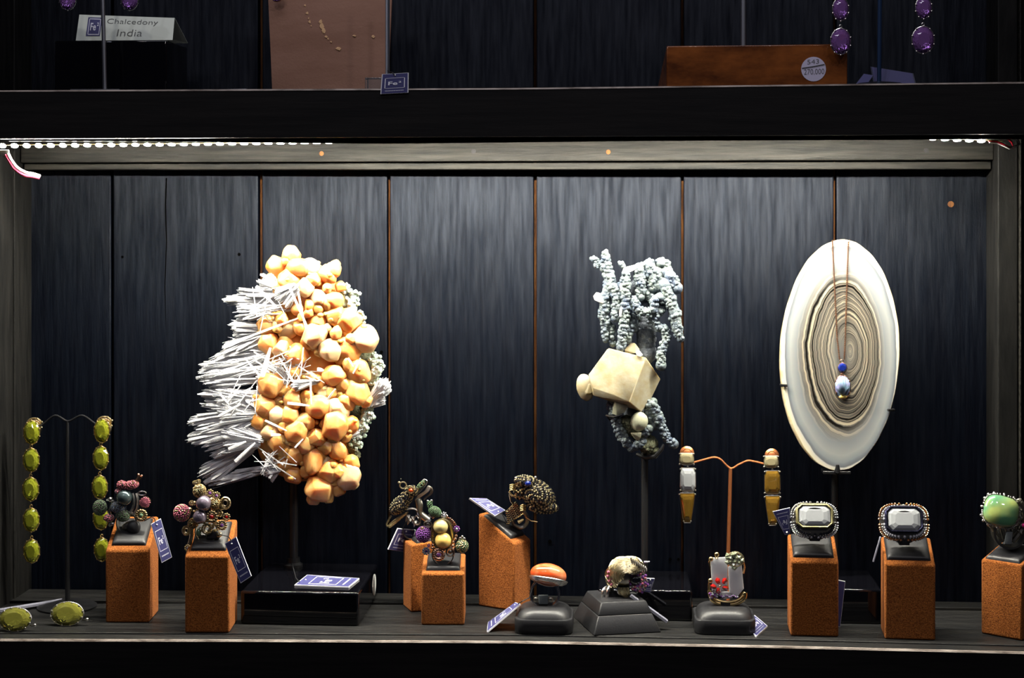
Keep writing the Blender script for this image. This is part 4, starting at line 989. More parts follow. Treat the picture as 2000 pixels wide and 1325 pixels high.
# copper tree
yc2 = UZ(1420, 1190).y; f = Fr(yc2, 1300, 850, 5.3, 1420)
E2 = thing('earring_stand', 'copper wire earring tree behind the crystal ring', 'earring stand', UZ(1420, 1190))
g = G(); pt_ = f(672, 345); g.tube([pt_, f(648, 1230), (f(645, 1260).x, yc2, .002)], [f.r(18), f.r(20), f.r(20)], 12); g.build('pole', COPPER, E2)
g = G(); g.tube(wave([f(230, 300, 10), f(310, 280), f(400, 255), f(500, 232), f(570, 255), f(672, 345), f(760, 305), f(850, 268), f(930, 278), f(1020, 298), f(1090, 300, 10)]), f.r(11), 8); g.build('arm', COPPER, E2)
p = UZ(1420, 1190); g = G(); g.lathe((p.x, p.y, 0), [(.017, 0), (.017, .0015), (.015, .0026), (.004, .004)], 32); g.build('base', COPPER, E2)
for cx_, cy_ in ((222, 190), (1100, 215)):
    g = G(); g.lathe(f(cx_, cy_, 0), [(f.r(10), -f.r(34)), (f.r(40), -f.r(28)), (f.r(62), -f.r(10)), (f.r(74), 0), (f.r(74), f.r(8))], 24, 'y'); g.torus(f(cx_, cy_, 22), f.r(48), f.r(48), f.r(5)); g.build('end_disc', COPPER, E2)
def step_earring(x0, y0, label, mats_, sk=0):
    root = thing('drop_earring', label, 'earring', f(x0, y0 + 690, 30), 'step cut drop earrings on the copper stand')
    for i, (dx, dy, a, b, kind) in enumerate([(0, 0, 74, 58, 'cush'), (12, 214, 78, 118, 'octa'), (6, 505, 82, 150, 'taper')]):
        dx += sk * (i == 2)
        g = G(); gem(g, f(x0 + dx, y0 + dy, 60), EX, EZ, f.r(a), f.r(b), kind, crown=.3, pav=.6, depth=f.r(min(a, b)))
        g.build('stone', mats_[i], root, smooth=False)
        g = G()
        o_ = outline(kind)
        g.tube([f(x0 + dx + x_ * a * 1.02, y0 + dy - y_ * b * 1.02, 54) for x_, y_ in o_], f.r(5), 6, closed=True)
        xt = 1.0; xb = .45 if kind == 'taper' else 1.0
        for x_, y_, k_ in ((-1, 1, xt), (1, 1, xt), (-1, -1, xb), (1, -1, xb)): g.ell(f(x0 + dx + x_ * a * k_, y0 + dy - y_ * b * .93, 66), f.r(11), f.r(11), f.r(11), sub=2)
        g.tube([f(x0 + dx - a * .9, y0 + dy - b, 40), f(x0 + dx + a * .9, y0 + dy - b, 40)], f.r(9), 6)
        if i: g.ell(f(x0 + dx, y0 + dy - b - 14, 44), f.r(14), f.r(10), f.r(14), sub=1)
        g.build('setting', DSILV, root)
    return root
step_earring(218, 250, 'left earring of three step cut stones ending in dark amber taper', [PALET, CLEAR, TOPAZ])
step_earring(1093, 278, 'right earring of three step cut stones with honey rectangle in middle', [PALET, TOPAZ, TOPAZ], 8)
# two loose oval stones at the left end of the shelf
f = Fr(UZ(130, 1226).y, 0, 1100, 5.88, 60)
for (cx_, cy_, lab) in ((770, 605, 'oval olive yellow stud lying on the shelf before the black earring tree'), (170, 670, 'oval olive yellow stud cut by the left edge of the picture')):
    p = f(cx_, cy_ + 135); dy_ = UZ(cx_ / 5.88, 1100 + (cy_ + 138) / 5.88).y; f2 = Fr(dy_ + .008, 0, 1100, 5.88, 60)
    zoff = f2(cx_, cy_).z - f2.r(128) ; root = thing('gem_stud', lab, 'earring', (f2(cx_, cy_).x, f2.Y, 0))
    g = G(); tv = Vector((0, .35, 1)).normalized(); dn = Vector((0, 0, 0 - zoff if zoff < .0015 else 0))
    gem(g, f2(cx_, cy_, 0) + dn, EX, tv, f2.r(190), f2.r(132), 'oval', .4, .6, 20); g.build('stone', CITR, root, smooth=False)
    g = G(); g.torus(f2(cx_, cy_, 0) + dn + Vector((0, .0004, 0)), f2.r(192), f2.r(134), f2.r(7), 32, 6, ax=(EX, tv))
    for k_ in range(12):
        a = 2 * pi * (k_ + .5) / 12; g.ell(f2(cx_, cy_) + dn + EX * cos(a) * f2.r(188) + tv * sin(a) * f2.r(130) + Vector((0, -.0006, 0)), f2.r(14), f2.r(14), f2.r(14), sub=1)
    g.tube([f2(cx_ + 120, cy_ + 60, -40) + dn, (f2(cx_ + 235, cy_, 0).x, f2.Y, f2.r(60))], f2.r(9), 6); g.ell((f2(cx_ + 230, cy_).x, f2.Y, f2.r(70)), f2.r(20), sub=2)
    g.build('setting', SILVER, root)

# ------------------------------------------------------------------ rings
def band(g, c, r, w_, th=.0012, ax=(EX, EZ), n=28):
    """finger band as a flat hoop, hoop axis = depth"""
    c = Vector(c); d = ax[0].cross(ax[1]).normalized(); vs = []; fs = []
    for i in range(n):
        a = 2 * pi * i / n; e = ax[0] * cos(a) + ax[1] * sin(a)
        vs += [c + e * r - d * w_, c + e * r + d * w_, c + e * (r + th) + d * w_, c + e * (r + th) - d * w_]
    for i in range(n):
        j = (i + 1) % n
        for k_ in range(4): fs.append((i * 4 + k_, i * 4 + (k_ + 1) % 4, j * 4 + (k_ + 1) % 4, j * 4 + k_))
    g.add(vs, fs)
def pearl(fr, x, y, r, dz, m_, root):
    g = G(); g.ell(fr(x, y, dz), fr.r(r), sub=4); return g.build('pearl', m_, root, ang=180)
# ring 1: bird
yr = T1(.5, .45)[0].y
f = Fr(yr, 180, 900, 6.25, 250)
R1 = thing('ring', 'ring with small pink bird perched on a dark pearl', 'ring', f(500, 900))
g = G(); pave(g, [(f(470, 300, 60), f.r(100), f.r(50), f.r(50), rotY(-12)), (f(360, 295, 60), f.r(55), f.r(48), f.r(48), None)], f.r(9), PAVE_P, RGOLD, frac=.4)
g.m(RGOLD); g.tube([f(535, 270, 55), f(560, 225, 50), f(590, 185, 45)], [f.r(28), f.r(22), f.r(32)], 8); g.ell(f(605, 185, 45), f.r(16), sub=2); g.ell(f(565, 170, 45), f.r(16), sub=2); g.tube([f(312, 310, 60), f(295, 318, 66)], [f.r(18), f.r(5)], 6)
g.m(PAVE_D); g.ell(f(375, 300, 112), f.r(14), sub=2); g.build('bird', None, R1)
pearl(f, 395, 450, 96, 70, PEARLD, R1)
for (x_, y_, a, b, st, nm) in ((320, 572, 95, 68, PAVE_B, 'pave_leaf'), (95, 575, 85, 92, PAVE_G, 'pave_leaf'), (375, 672, 85, 72, PAVE_G, 'pave_leaf'), (320, 375, 38, 28, PAVE_P, 'pave_leaf'), (205, 700, 60, 45, PAVE_P, 'pave_leaf')):
    g = G(); pave(g, [(f(x_, y_, 60), f.r(a), f.r(50), f.r(b), None)], f.r(8), st, SILVER, frac=.45); g.build(nm, None, R1)
g = G(); g.m(PAVE_P)
g.m(RGOLD); g.lathe(f(645, 510, 40), [(f.r(40), -f.r(20)), (f.r(68), -f.r(8)), (f.r(72), f.r(14))], 16, 'y')
for i in range(60):
    r_ = sqrt(i / 60) * 62; a = i * 2.4; g.m(PAVE_P); g.ell(f(645 + cos(a) * r_, 510 + sin(a) * r_, 60 - r_ * .12), f.r(9), sub=1)
g.build('pink_blossom', None, R1)
g = G(); flower(g, f(600, 670, 60), f.r(80), GOLD, PAVE_G, 14); g.build('gold_blossom', None, R1)
g = G(); g.tube(wave([f(495, 400, 60), f(512, 480, 70), f(500, 570, 70), f(462, 640, 60)]), f.r(17), 6); g.tube(wave([f(540, 400, 40), f(560, 480, 50), f(550, 590, 50), f(500, 660, 50)]), f.r(17), 6)
g.torus(f(608, 400, 40), f.r(48), f.r(24), f.r(9)); g.tube([f(180, 480, 50), f(260, 490, 60), f(215, 600, 70), f(225, 740, 70), f(240, 790, 60)], f.r(15), 6); g.ell(f(225, 475, 60), f.r(32), sub=2); g.ell(f(235, 780, 60), f.r(42), f.r(18), f.r(22), rotY(-25), sub=2)
g.ell(f(160, 710, 60), f.r(26), sub=2); g.build('branch', SILVER, R1)
g = G(); g.ell(f(440, 790, 10), f.r(85), f.r(40), f.r(45), rotY(-25), sub=2); g.build('mount', DSILV, R1)
g = G(); band(g, f(430, 760, -10), f.r(120), f.r(40), f.r(14)); g.build('band', DSILV, R1)
g = G(); g.ell(f(505, 815, 20), f.r(88), f.r(60), f.r(88), sub=3); g.build('finger_loop', LEATHER, S1)
# ring 2: cluster
yr = T2(.35, .35)[0].y; f = Fr(yr, 180, 900, 6.25, 400)
R2 = thing('ring', 'gold ring clustered with blossoms around two mauve grey pearls', 'ring', f(1300, 1050))
pearl(f, 1362, 522, 95, 80, PEARLV, R2); pearl(f, 1315, 690, 85, 80, PEARLV, R2)
g = G(); pave(g, [(f(1095, 640, 50), f.r(95), f.r(90), f.r(98), None)], f.r(14), PAVE_P, DGOLD, frac=.35); g.build('berry', None, R2)
for x_, y_, a in ((1310, 370, 78), (1500, 530, 68), (1230, 770, 60)):
    g = G(); pave(g, [(f(x_, y_, 50), f.r(a), f.r(a * .8), f.r(a), None)], f.r(10), DGOLD, GOLD); g.build('berry', None, R2)
for x_, y_, a, c_ in ((1440, 400, 52, PAVE_V), (1520, 430, 52, PAVE_V), (1460, 685, 82, RED), (1640, 690, 52, RED), (1585, 790, 68, PAVE_V), (1270, 275, 36, DGOLD), (1300, 255, 30, DGOLD), (1245, 270, 26, DGOLD), (1215, 520, 38, DGOLD), (1165, 1070, 46, PAVE_C)):
    g = G(); flower(g, f(x_, y_, 66), f.r(a), GOLD, c_, 9 if a < 60 else 12); g.build('blossom', None, R2)
for x_, y_, a, b in ((1625, 520, 58, 66), (1150, 855, 44, 50), (1400, 835, 56, 58)):
    g = G(); g.torus(f(x_, y_, 56), f.r(a), f.r(b), f.r(14), 22, 7); g.torus(f(x_, y_, 50), f.r(a * .55), f.r(b * .55), f.r(10), 16, 6)
    for i in range(14): t = 2 * pi * i / 14; g.ell(f(x_ + cos(t) * a, y_ + sin(t) * b, 68), f.r(10), sub=1)
    g.build('curl', DGOLD, R2)
g = G()
for i in range(70):
    a = random.uniform(0, 2 * pi); r_ = sqrt(random.random()); g.ell(f(1400 + cos(a) * r_ * 220, 640 + sin(a) * r_ * 260, random.uniform(10, 50)), f.r(random.uniform(14, 32)), sub=1)
g.tube(wave([f(1210, 800, 30), f(1215, 900, 30), f(1195, 1000, 30), f(1165, 1070, 40)]), f.r(26), 7); g.tube(wave([f(1540, 600, 40), f(1520, 700, 60), f(1480, 800, 50), f(1400, 880, 40)]), f.r(14), 6)
g.build('gold_granules', DGOLD, R2, kind='stuff')
g = G(); g.ell(f(1300, 880, 40), f.r(34), f.r(26), f.r(50), sub=2); g.build('green_stone', PAVE_G, R2)
g = G(); band(g, f(1400, 860, -20), f.r(130), f.r(40), f.r(16)); g.ell(f(1550, 905, 40), f.r(38), sub=2); g.build('band', DGOLD, R2)
g = G(); g.hull([f(1390, 960, 40), f(1400, 860, 40), f(1540, 860, 40), f(1560, 960, 40), f(1390, 980, -60), f(1400, 840, -60), f(1540, 840, -60), f(1560, 960, -60)], f.r(20), 3); g.build('finger_loop', LEATHER, S2)
# ring 3: long billed creature
ctr3 = T3(.5, .5)[0]; f = Fr(ctr3.y + .002, 740, 920, 6.62, 800)
R3 = thing('ring', 'dark ring of long billed creature with an orange eye and crown', 'ring', f(450, 720))
g = G(); pave(g, [(f(270, 440, 40), f.r(155), f.r(90), f.r(95), rotY(-42)), (f(420, 265, 60), f.r(85), f.r(70), f.r(70), rotY(-10)), (f(360, 340, 50), f.r(80), f.r(70), f.r(80), None)], f.r(12), PAVE_D, DGOLD, frac=.45); g.build('body', None, R3)
g = G(); g.m(GOLD); g.torus(f(415, 252, 132), f.r(36), f.r(36), f.r(9)); g.m(ORANGEC); g.ell(f(415, 252, 124), f.r(30), f.r(24), f.r(30), sub=3); g.build('eye', None, R3)
g = G(); g.torus(f(312, 188, 50), f.r(42), f.r(42), f.r(10)); g.ell(f(262, 152, 50), f.r(18), sub=2); g.ell(f(285, 105, 50), f.r(9), sub=1); g.tube([f(330, 230, 50), f(350, 215, 60), f(370, 200, 60)], f.r(14), 6); g.build('crown', DGOLD, R3)
g = G(); pave(g, [(f(540, 185, 60), f.r(78), f.r(26), f.r(26), rotY(-48))], f.r(10), PAVE_G, DGOLD, frac=.3); g.m(SILVER); g.tube(wave([f(560, 140, 60), f(590, 115, 60), f(620, 135, 60), f(605, 175, 60), f(570, 220, 60), f(480, 310, 60)]), f.r(12), 7); g.build('upper_bill', None, R3)
g = G()
for k_ in range(6): g.tube(wave([f(470 + k_ * 6, 375 - k_ * 10, 50), f(560 + k_ * 6, 320 - k_ * 10, 60), f(640, 260 - k_ * 12, 62), f(680 + k_ * 2, 215 + k_ * 5, 50), f(660 + k_ * 3, 300, 40), f(580 + k_ * 4, 375 - k_ * 6, 30)]), f.r(9), 6)
g.build('lower_bill', DSILV, R3)
g = G(); g.tube(wave([f(500, 370, 30), f(520, 450, 40), f(530, 550, 40), f(640, 640, 30)]), [f.r(48)] * 19, 10); g.tube(wave([f(540, 380, 40), f(560, 450, 60), f(540, 560, 60), f(600, 620, 50)]), f.r(12), 6); g.tube(wave([f(360, 500, 60), f(440, 490, 70), f(520, 530, 70), f(640, 650, 60)]), f.r(14), 6)
for x_, y_, d_ in ((380, 620, 40), (440, 640, 10), (500, 620, -30), (470, 690, 20), (400, 660, 35)):
    g.hull([f(x_ - 30, y_ - 50, 50), f(x_ + 30, y_ - 50, 50), f(x_ - d_, y_ + 50, 66), f(x_, y_ - 60, 20), f(x_ + 10, y_, 80)], f.r(3))
g.torus(f(495, 640, 60), f.r(44), f.r(58), f.r(10)); g.build('mount', DSILV, R3)
g = G(); g.tube(wave([f(380, 530, 50), f(280, 590, 60), f(190, 650, 50), f(120, 715, 40), f(100, 690, 40), f(130, 630, 30), f(160, 580, 30)]), f.r(12), 7)
for i in range(60): t = i / 60; g.ell(f(360 - t * 230, 545 + t * 190 + sin(i * 1.7) * 12, 62 - t * 10), f.r(12), sub=1)
g.build('tail', DGOLD, R3)
g = G(); band(g, f(430, 760, -10), f.r(110), f.r(50), f.r(14)); g.build('band', DSILV, R3)
# ring 4: nest with two golden pearls
yr = T4(.5, .3)[0].y; f = Fr(yr, 740, 920, 6.62, 860)
R4 = thing('ring', 'nest ring with two golden pearls and a green bird', 'ring', f(820, 1130))
pearl(f, 800, 722, 96, 40, PEARLY, R4); pearl(f, 832, 903, 106, 48, PEARLG, R4)
g = G(); g.torus(f(818, 825, 30), f.r(142), f.r(198), f.r(14), 40, 8); g.torus(f(818, 825, 20), f.r(128), f.r(182), f.r(12), 40, 8)
for i in range(9): t = radians(180 + i * 10); g.tube([f(818 + cos(t) * 130, 825 - sin(t) * 190, 46), f(818 + cos(t) * 105, 825 - sin(t) * 160, 60)], f.r(6), 5)
g.build('bezel', DGOLD, R4)
g = G(); g.ell(f(818, 825, 0), f.r(128), f.r(20), f.r(185), sub=3); g.build('back_plate', DGOLD, R4)
g = G(); pave(g, [(f(725, 530, 50), f.r(85), f.r(60), f.r(62), rotY(28)), (f(660, 445, 44), f.r(30), f.r(24), f.r(55), rotY(-20))], f.r(9), PAVE_G, PAVE_G); g.m(PAVE_G); g.tube([f(655, 440, 44), f(632, 395, 44)], [f.r(22), f.r(18)], 7); g.tube([f(665, 440, 44), f(682, 390, 44)], [f.r(20), f.r(18)], 7)
g.m(SILVER); g.ell(f(632, 390, 44), f.r(17), sub=2); g.ell(f(682, 385, 44), f.r(17), sub=2); g.tube([f(650, 560, 50), f(680, 600, 60)], [f.r(20), f.r(10)], 6); g.build('bird', None, R4)
for x_, y_, a, pt, c_, n_ in ((842, 575, 46, SILVER, PAVE_C, 7), (612, 1040, 56, PAVE_B, SAPPH, 9), (645, 970, 26, PAVE_V, PAVE_V, 6), (775, 1085, 88, RGOLD, PAVE_V, 16), (1005, 752, 46, PAVE_V, PAVE_C, 8), (650, 640, 26, SILVER, SILVER, 6)):
    g = G(); flower(g, f(x_, y_, 60), f.r(a), pt, c_, n_); g.build('blossom', None, R4)
for x_, y_, a, b in ((922, 1052, 50, 52), (632, 692, 46, 38)):
    g = G(); g.torus(f(x_, y_, 50), f.r(a), f.r(b), f.r(11)); g.ell(f(x_, y_, 46), f.r(a * .6), f.r(14), f.r(b * .6), sub=2); g.build('curl', DSILV, R4)
g = G(); pave(g, [(f(575, 825, 30), f.r(92), f.r(80), f.r(98), None)], f.r(13), PAVE_V, PAVE_V, frac=.5); g.m(GOLD); flower(g, f(562, 748, 80), f.r(34), GOLD, GOLD, 5); g.build('berry', None, R4)
g = G(); pave(g, [(f(1075, 975, 30), f.r(78), f.r(70), f.r(80), None)], f.r(12), PAVE_G, DGOLD, frac=.6); g.m(SILVER)
for x_, y_ in ((1050, 880), (1080, 860), (1105, 885)): g.ell(f(x_, y_, 40), f.r(18), f.r(14), f.r(26), sub=2)
g.build('berry', None, R4)
g = G()
for i in range(26): t = i / 26; a = radians(65 - t * 60); g.ell(f(818 + cos(a) * 190 + (i % 3) * 14 - 14, 825 - sin(a) * 235, 50), f.r(15), sub=1)
for x_, y_ in ((955, 970), (990, 880), (965, 920), (1000, 840), (700, 960), (690, 1000), (880, 590), (700, 600), (960, 1010)): g.ell(f(x_, y_, 50), f.r(20), sub=2)
g.build('beading', RGOLD, R4)
g = G(); band(g, f(830, 1080, -20), f.r(130), f.r(50), f.r(14)); g.build('band', DSILV, R4)
# ring 5: toad
c5 = T5(.5, .5)[0]; f = Fr(c5.y - .004, 900, 920, 7.36, 1030)
R5 = thing('ring', 'toad shaped ring covered with dark gold beads', 'ring', f(780, 780))
g = G(); pave(g, [(f(1110, 350, 30), f.r(270), f.r(190), f.r(190), rotY(38)), (f(930, 150, 90), f.r(155), f.r(110), f.r(80), rotY(6)), (f(1180, 520, 90), f.r(215), f.r(90), f.r(90), rotY(4)), (f(860, 290, 90), f.r(90), f.r(70), f.r(120), rotY(20))], f.r(17), PAVE_D, DGOLD, frac=.55); g.build('body', None, R5)
g = G(); g.ell(f(1385, 545, 60), f.r(28), sub=2); g.ell(f(795, 105, 110), f.r(26), sub=2); g.ell(f(1075, 98, 110), f.r(26), sub=2); g.build('bumps', SILVER, R5)
g = G(); g.ell(f(965, 185, 195), f.r(48), f.r(30), f.r(40), sub=3); g.build('eye', SAPPH, R5)
for cx_, cy_ in ((745, 235), (893, 530)):
    g = G()
    for k_ in range(4): g.tube([f(cx_ + 40, cy_ - 35 + k_ * 24, 130), f(cx_, cy_ - 38 + k_ * 25, 170), f(cx_ - 42, cy_ - 28 + k_ * 25, 160)], [f.r(11), f.r(13), f.r(8)], 7)
    g.build('claw', GOLD, R5)
g = G(); g.tube([f(690, 300, 120), f(740, 360, 150), f(820, 370, 140)], f.r(14), 7); g.tube([f(700, 330, 110), f(720, 440, 110), f(760, 480, 100)], f.r(12), 7); g.tube([f(660, 770, 80), f(900, 620, 100)], f.r(9), 7); g.tube([f(650, 590, 60), f(790, 450, 80)], f.r(9), 7)
g.tube([f(830, 740, 90), f(905, 700, 100)], [f.r(30), f.r(14)], 8); g.tube([f(930, 660, 60), f(1010, 720, 40), f(1100, 735, 30)], f.r(7), 6); g.build('claw_arm', GOLD, R5)
g = G(); vs = [f(640, 600, 90), f(790, 450, 90), f(905, 600, 90), f(680, 780, 90)]; g.m(DARKP); g.prism([v for v in vs], (0, .006, 0))
for i in range(12):
    for j in range(9):
        u, v = (i + .5 + (j % 2) * .5) / 12.5, (j + .5) / 9; p = vs[0].lerp(vs[1], v).lerp(vs[3].lerp(vs[2], v), u)
        g.m(DGOLD if (i + j) % 2 else PAVE_D); g.ell(p + Vector((0, -.0002, 0)), f.r(12), sub=1)
g.build('band', None, R5)
g = G(); g.torus(f(850, 700, -60), f.r(110), f.r(120), f.r(30), 24, 8); g.build('shank', DSILV, R5)
# ring 6: orange cabochon
f = Fr(P1.y, 930, 1060, 5, 1061)
R6 = thing('ring', 'ring with large smooth orange oval cabochon in silver bezel', 'ring', (P1.x, P1.y, P1.z))
tl_ = rotX(-18) @ rotY(8)
g = G(); g.ell(f(705, 318, 0), f.r(180), f.r(125), f.r(112), tl_, sub=4); g.build('cabochon', ORANGEC, R6, ang=180)
ax = (tl_ @ EX, tl_ @ Vector((0, 1, 0)))
g = G(); cc = f(705, 358, 0); 
for k_, (s_, dz_) in enumerate(((1.0, -4), (.97, -14), (.90, -24), (.78, -34))): g.torus(cc + Vector((0, 0, f.r(dz_))), f.r(180) * s_, f.r(126) * s_, f.r(12), 40, 8, ax=ax)
g.ell(cc + Vector((0, 0, -f.r(26))), f.r(150), f.r(100), f.r(30), tl_, sub=3); g.build('bezel', SILVER, R6)
g = G(); band(g, f(672, 500, 0), f.r(128), f.r(45), f.r(14)); band(g, f(672, 500, 30), f.r(140), f.r(10), f.r(10)); g.build('band', SILVER, R6)
g = G(); g.ell(f(585, 560, 60), f.r(28), f.r(14), f.r(28), sub=2); g.ell(f(725, 560, 60), f.r(28), f.r(14), f.r(28), sub=2); g.build('side_ornament', DSILV, R6)
g = G(); g.hull([f(608, 515, 75), f(705, 515, 75), f(700, 605, 75), f(612, 605, 75), f(608, 510, 40), f(705, 510, 40), f(700, 615, 40), f(612, 615, 40)], f.r(8), 3); g.build('finger_loop', STRAP, C1)
# ring 7: lion head
cp = CPYR; f = Fr(cp.y, 930, 1060, 5, 1225)
R7 = thing('ring', 'ring in the shape of roaring lion head with purple stones', 'ring', (cp.x, cp.y, .0245))
g = G(); g.ell(f(1440, 310, 0), f.r(150), f.r(85), f.r(135), sub=3); g.ell(f(1560, 270, 10), f.r(100), f.r(80), f.r(85), sub=3); g.ell(f(1590, 420, 10), f.r(80), f.r(80), f.r(50), sub=3); g.build('head', DSILV, R7)
g = G()
for i in range(34):
    rr_i = .18 + .84 * (i // 2) / 17; ph = random.uniform(0, 6); a0 = radians(random.uniform(20, 50)); a1 = radians(random.uniform(185, 235)); pts_ = []
    for k_ in range(12):
        aa = a0 + (a1 - a0) * k_ / 11; wv = 1 + .05 * sin(k_ * 1.7 + ph); q_ = min(1, rr_i * wv)
        pts_.append(f(1475 + cos(aa) * 205 * rr_i * wv, 325 - sin(aa) * 190 * rr_i * wv, 130 * sqrt(max(0, 1 - q_ * q_)) + 12 + (i % 2) * 8))
    g.tube(wave(pts_, 2), f.r(12), 6)
for i in range(7): g.tube(wave([f(1390 + i * 16, 440, 80), f(1400 + i * 16, 500, 84), f(1440 + i * 8, 560 - abs(i - 3) * 16, 70)], 3), f.r(9), 6)
g.build('mane', DGOLD, R7)
g = G()
for i in range(8): g.tube(wave([f(1510 + i * 20, 150 + i * 12, 110), f(1525 + i * 20, 210 + i * 8, 125), f(1520 + i * 20, 280, 110)], 3), f.r(7), 6)
g.build('brow', SILVER, R7)
g = G(); g.ell(f(1492, 245, 128), f.r(36), f.r(20), f.r(30), sub=2); g.ell(f(1560, 370, 90), f.r(60), f.r(30), f.r(48), sub=2); g.build('eye_and_mouth', PAVE_D, R7)
g = G()
for i in range(46): a = i * 2.4; r_ = sqrt(i / 46); g.m((PAVE_V, SILVER, PAVE_P)[i % 3]); g.ell(f(1585 + cos(a) * r_ * 95 * (1 if i % 2 else 1), 385 + sin(a) * r_ * 110, 100 - 40 * r_), f.r(17), sub=1)
for x_, y_ in ((1300, 375), (1285, 330), (1320, 410), (1290, 290), (1330, 350)): g.m(PAVE_P); g.ell(f(x_, y_, 100), f.r(18), sub=1)
g.build('stones', None, R7)
g = G(); g.tube([f(1640, 190, 20), f(1695, 188, 20)], [f.r(12), f.r(8)], 6); g.build('whisker', SILVER, R7)
g = G(); 
for xo, rr in ((1225, 62), (1290, 90)): g.torus(f(xo + 60, 500, 0), f.r(rr), f.r(rr), f.r(20), 26, 8, ax=(Vector((.75, .66, 0)), EZ))
g.tube(wave([f(1380, 460, 60), f(1400, 500, 70), f(1430, 480, 70)]), f.r(14), 6); g.build('band', SILVER, R7)
g = G(); g.hull([f(1300, 470, 20), f(1400, 470, 20), f(1400, 600, 30), f(1280, 600, 30), f(1300, 470, -60), f(1400, 470, -60), f(1420, 600, -60), f(1280, 600, -60)], f.r(12), 3); g.build('finger_loop', LEATHER, pyr)
# ring 8: crystal bouquet
f = Fr(P3.y, 1240, 1060, 6.63, 1417)
R8 = thing('ring', 'ring of upright clear crystals with red flower and green leaves', 'ring', (P3.x, P3.y, P3.z))
def prismx(g, pts, z0, z1): g.hull([f(x, y, z1) for x, y in pts] + [f(x * .94 + 71, y, z0) for x, y in pts] + [f(x, y, (z0 + z1) / 2) for x, y in [((p[0] - 1190) * 1.02 + 1190, p[1]) for p in pts]], f.r(3), 1)
g = G(); prismx(g, [(980, 250), (1010, 195), (1170, 190), (1200, 300), (1200, 640), (1100, 700), (1000, 620)], -50, 60); g.build('crystal', ROCKX, R8, smooth=False)
g = G(); prismx(g, [(1205, 320), (1300, 250), (1380, 270), (1410, 600), (1330, 700), (1220, 650)], -40, 80); g.build('crystal', ROCKX, R8, smooth=False)
g = G(); prismx(g, [(1120, 640), (1260, 640), (1270, 720), (1150, 740)], -30, 70); g.build('crystal', ROCKX, R8, smooth=False)
g = G()
for i, (x_, y_) in enumerate([(1210, 200), (1270, 160), (1300, 150), (1350, 200), (1390, 240), (1200, 260), (1240, 250), (1300, 250), (1350, 260), (1280, 300), (1240, 210), (1320, 200), (1290, 330), (1200, 170)]):
    a = i * 1.3; r_ = 44; g.hull([f(x_ + cos(a) * r_, y_ + sin(a) * r_, 90), f(x_ - cos(a) * r_, y_ - sin(a) * r_, 90), f(x_ + sin(a) * r_ * .8, y_ - cos(a) * r_ * .8, 90), f(x_ - sin(a) * r_ * .8, y_ + cos(a) * r_ * .8, 90), f(x_, y_, 112), f(x_, y_, 70)])
g.build('green_leaves', mat('pale_green_stone', (.42, .46, .30), .06, spec=1, trans=.3), R8, smooth=False)
g = G(); g.torus(f(1300, 220, 70), f.r(105), f.r(90), f.r(14)); g.tube([f(1400, 230, 60), f(1420, 320, 50), f(1405, 400, 40)], f.r(14), 6); g.build('leaf_mount', DGOLD, R8)
for x_, y_, a in ((1075, 500, -20), (1160, 500, 30), (1020, 575, -70), (1170, 590, 100), (1080, 625, 180)):
    g = G(); t = radians(a); g.hull([f(x_ + sin(t) * u - cos(t) * v, y_ - cos(t) * u - sin(t) * v, 110 - abs(u) * .2 - abs(v) * .5) for u, v in ((50, 0), (20, 38), (-30, 24), (-45, 0), (-30, -24), (20, -38))] + [f(x_, y_, 130), f(x_, y_, 80)], f.r(2), 1); g.build('red_petal', RED, R8, smooth=False)
g = G(); g.ell(f(1105, 565, 120), f.r(16), sub=2)
for x_, y_ in ((1060, 155), (985, 215), (978, 495), (1415, 670)): g.ell(f(x_, y_, 50), f.r(32), f.r(26), f.r(32), sub=3)
g.tube(wave([f(1060, 160, 45), f(1060, 190, 50), f(1055, 215, 62)]), f.r(18), 7); g.tube(wave([f(985, 215, 40), f(965, 260, 30), f(990, 350, 20), f(1000, 450, 20), f(965, 520, 30), f(960, 620, 40)]), f.r(14), 7)
g.tube(wave([f(960, 620, 40), f(985, 720, 50), f(1060, 785, 50), f(1200, 810, 50), f(1330, 785, 50), f(1420, 720, 50), f(1430, 650, 50)]), f.r(28), 10); g.tube(wave([f(1000, 640, 70), f(1040, 730, 80), f(1190, 770, 80), f(1340, 740, 80), f(1400, 680, 60)]), f.r(14), 8)
g.build('claw_mount', GOLD, R8)
g = G()
for i in range(34): x_, y_ = 1020 + random.gauss(0, 32), 665 + random.gauss(0, 26); g.m((SILVER, PAVE_C, PAVE_V)[i % 3]); g.ell(f(x_, y_, 90 + random.uniform(-10, 10)), f.r(14), sub=1)
for i in range(16): g.m((PAVE_V, PAVE_C)[i % 2]); g.ell(f(1120 + i * 14, 700 + 12 * sin(i), 92), f.r(14), sub=1)
g.build('small_stones', None, R8)
g = G(); band(g, f(1200, 640, -10), f.r(170), f.r(60), f.r(16)); g.build('band', GOLD, R8)
g = G(); g.hull([f(1110, 770, 90), f(1235, 770, 90), f(1235, 850, 90), f(1115, 850, 90), f(1110, 765, 30), f(1235, 765, 30), f(1235, 860, 30), f(1115, 860, 30)], f.r(8), 3); g.build('finger_loop', LEATHER, C3)
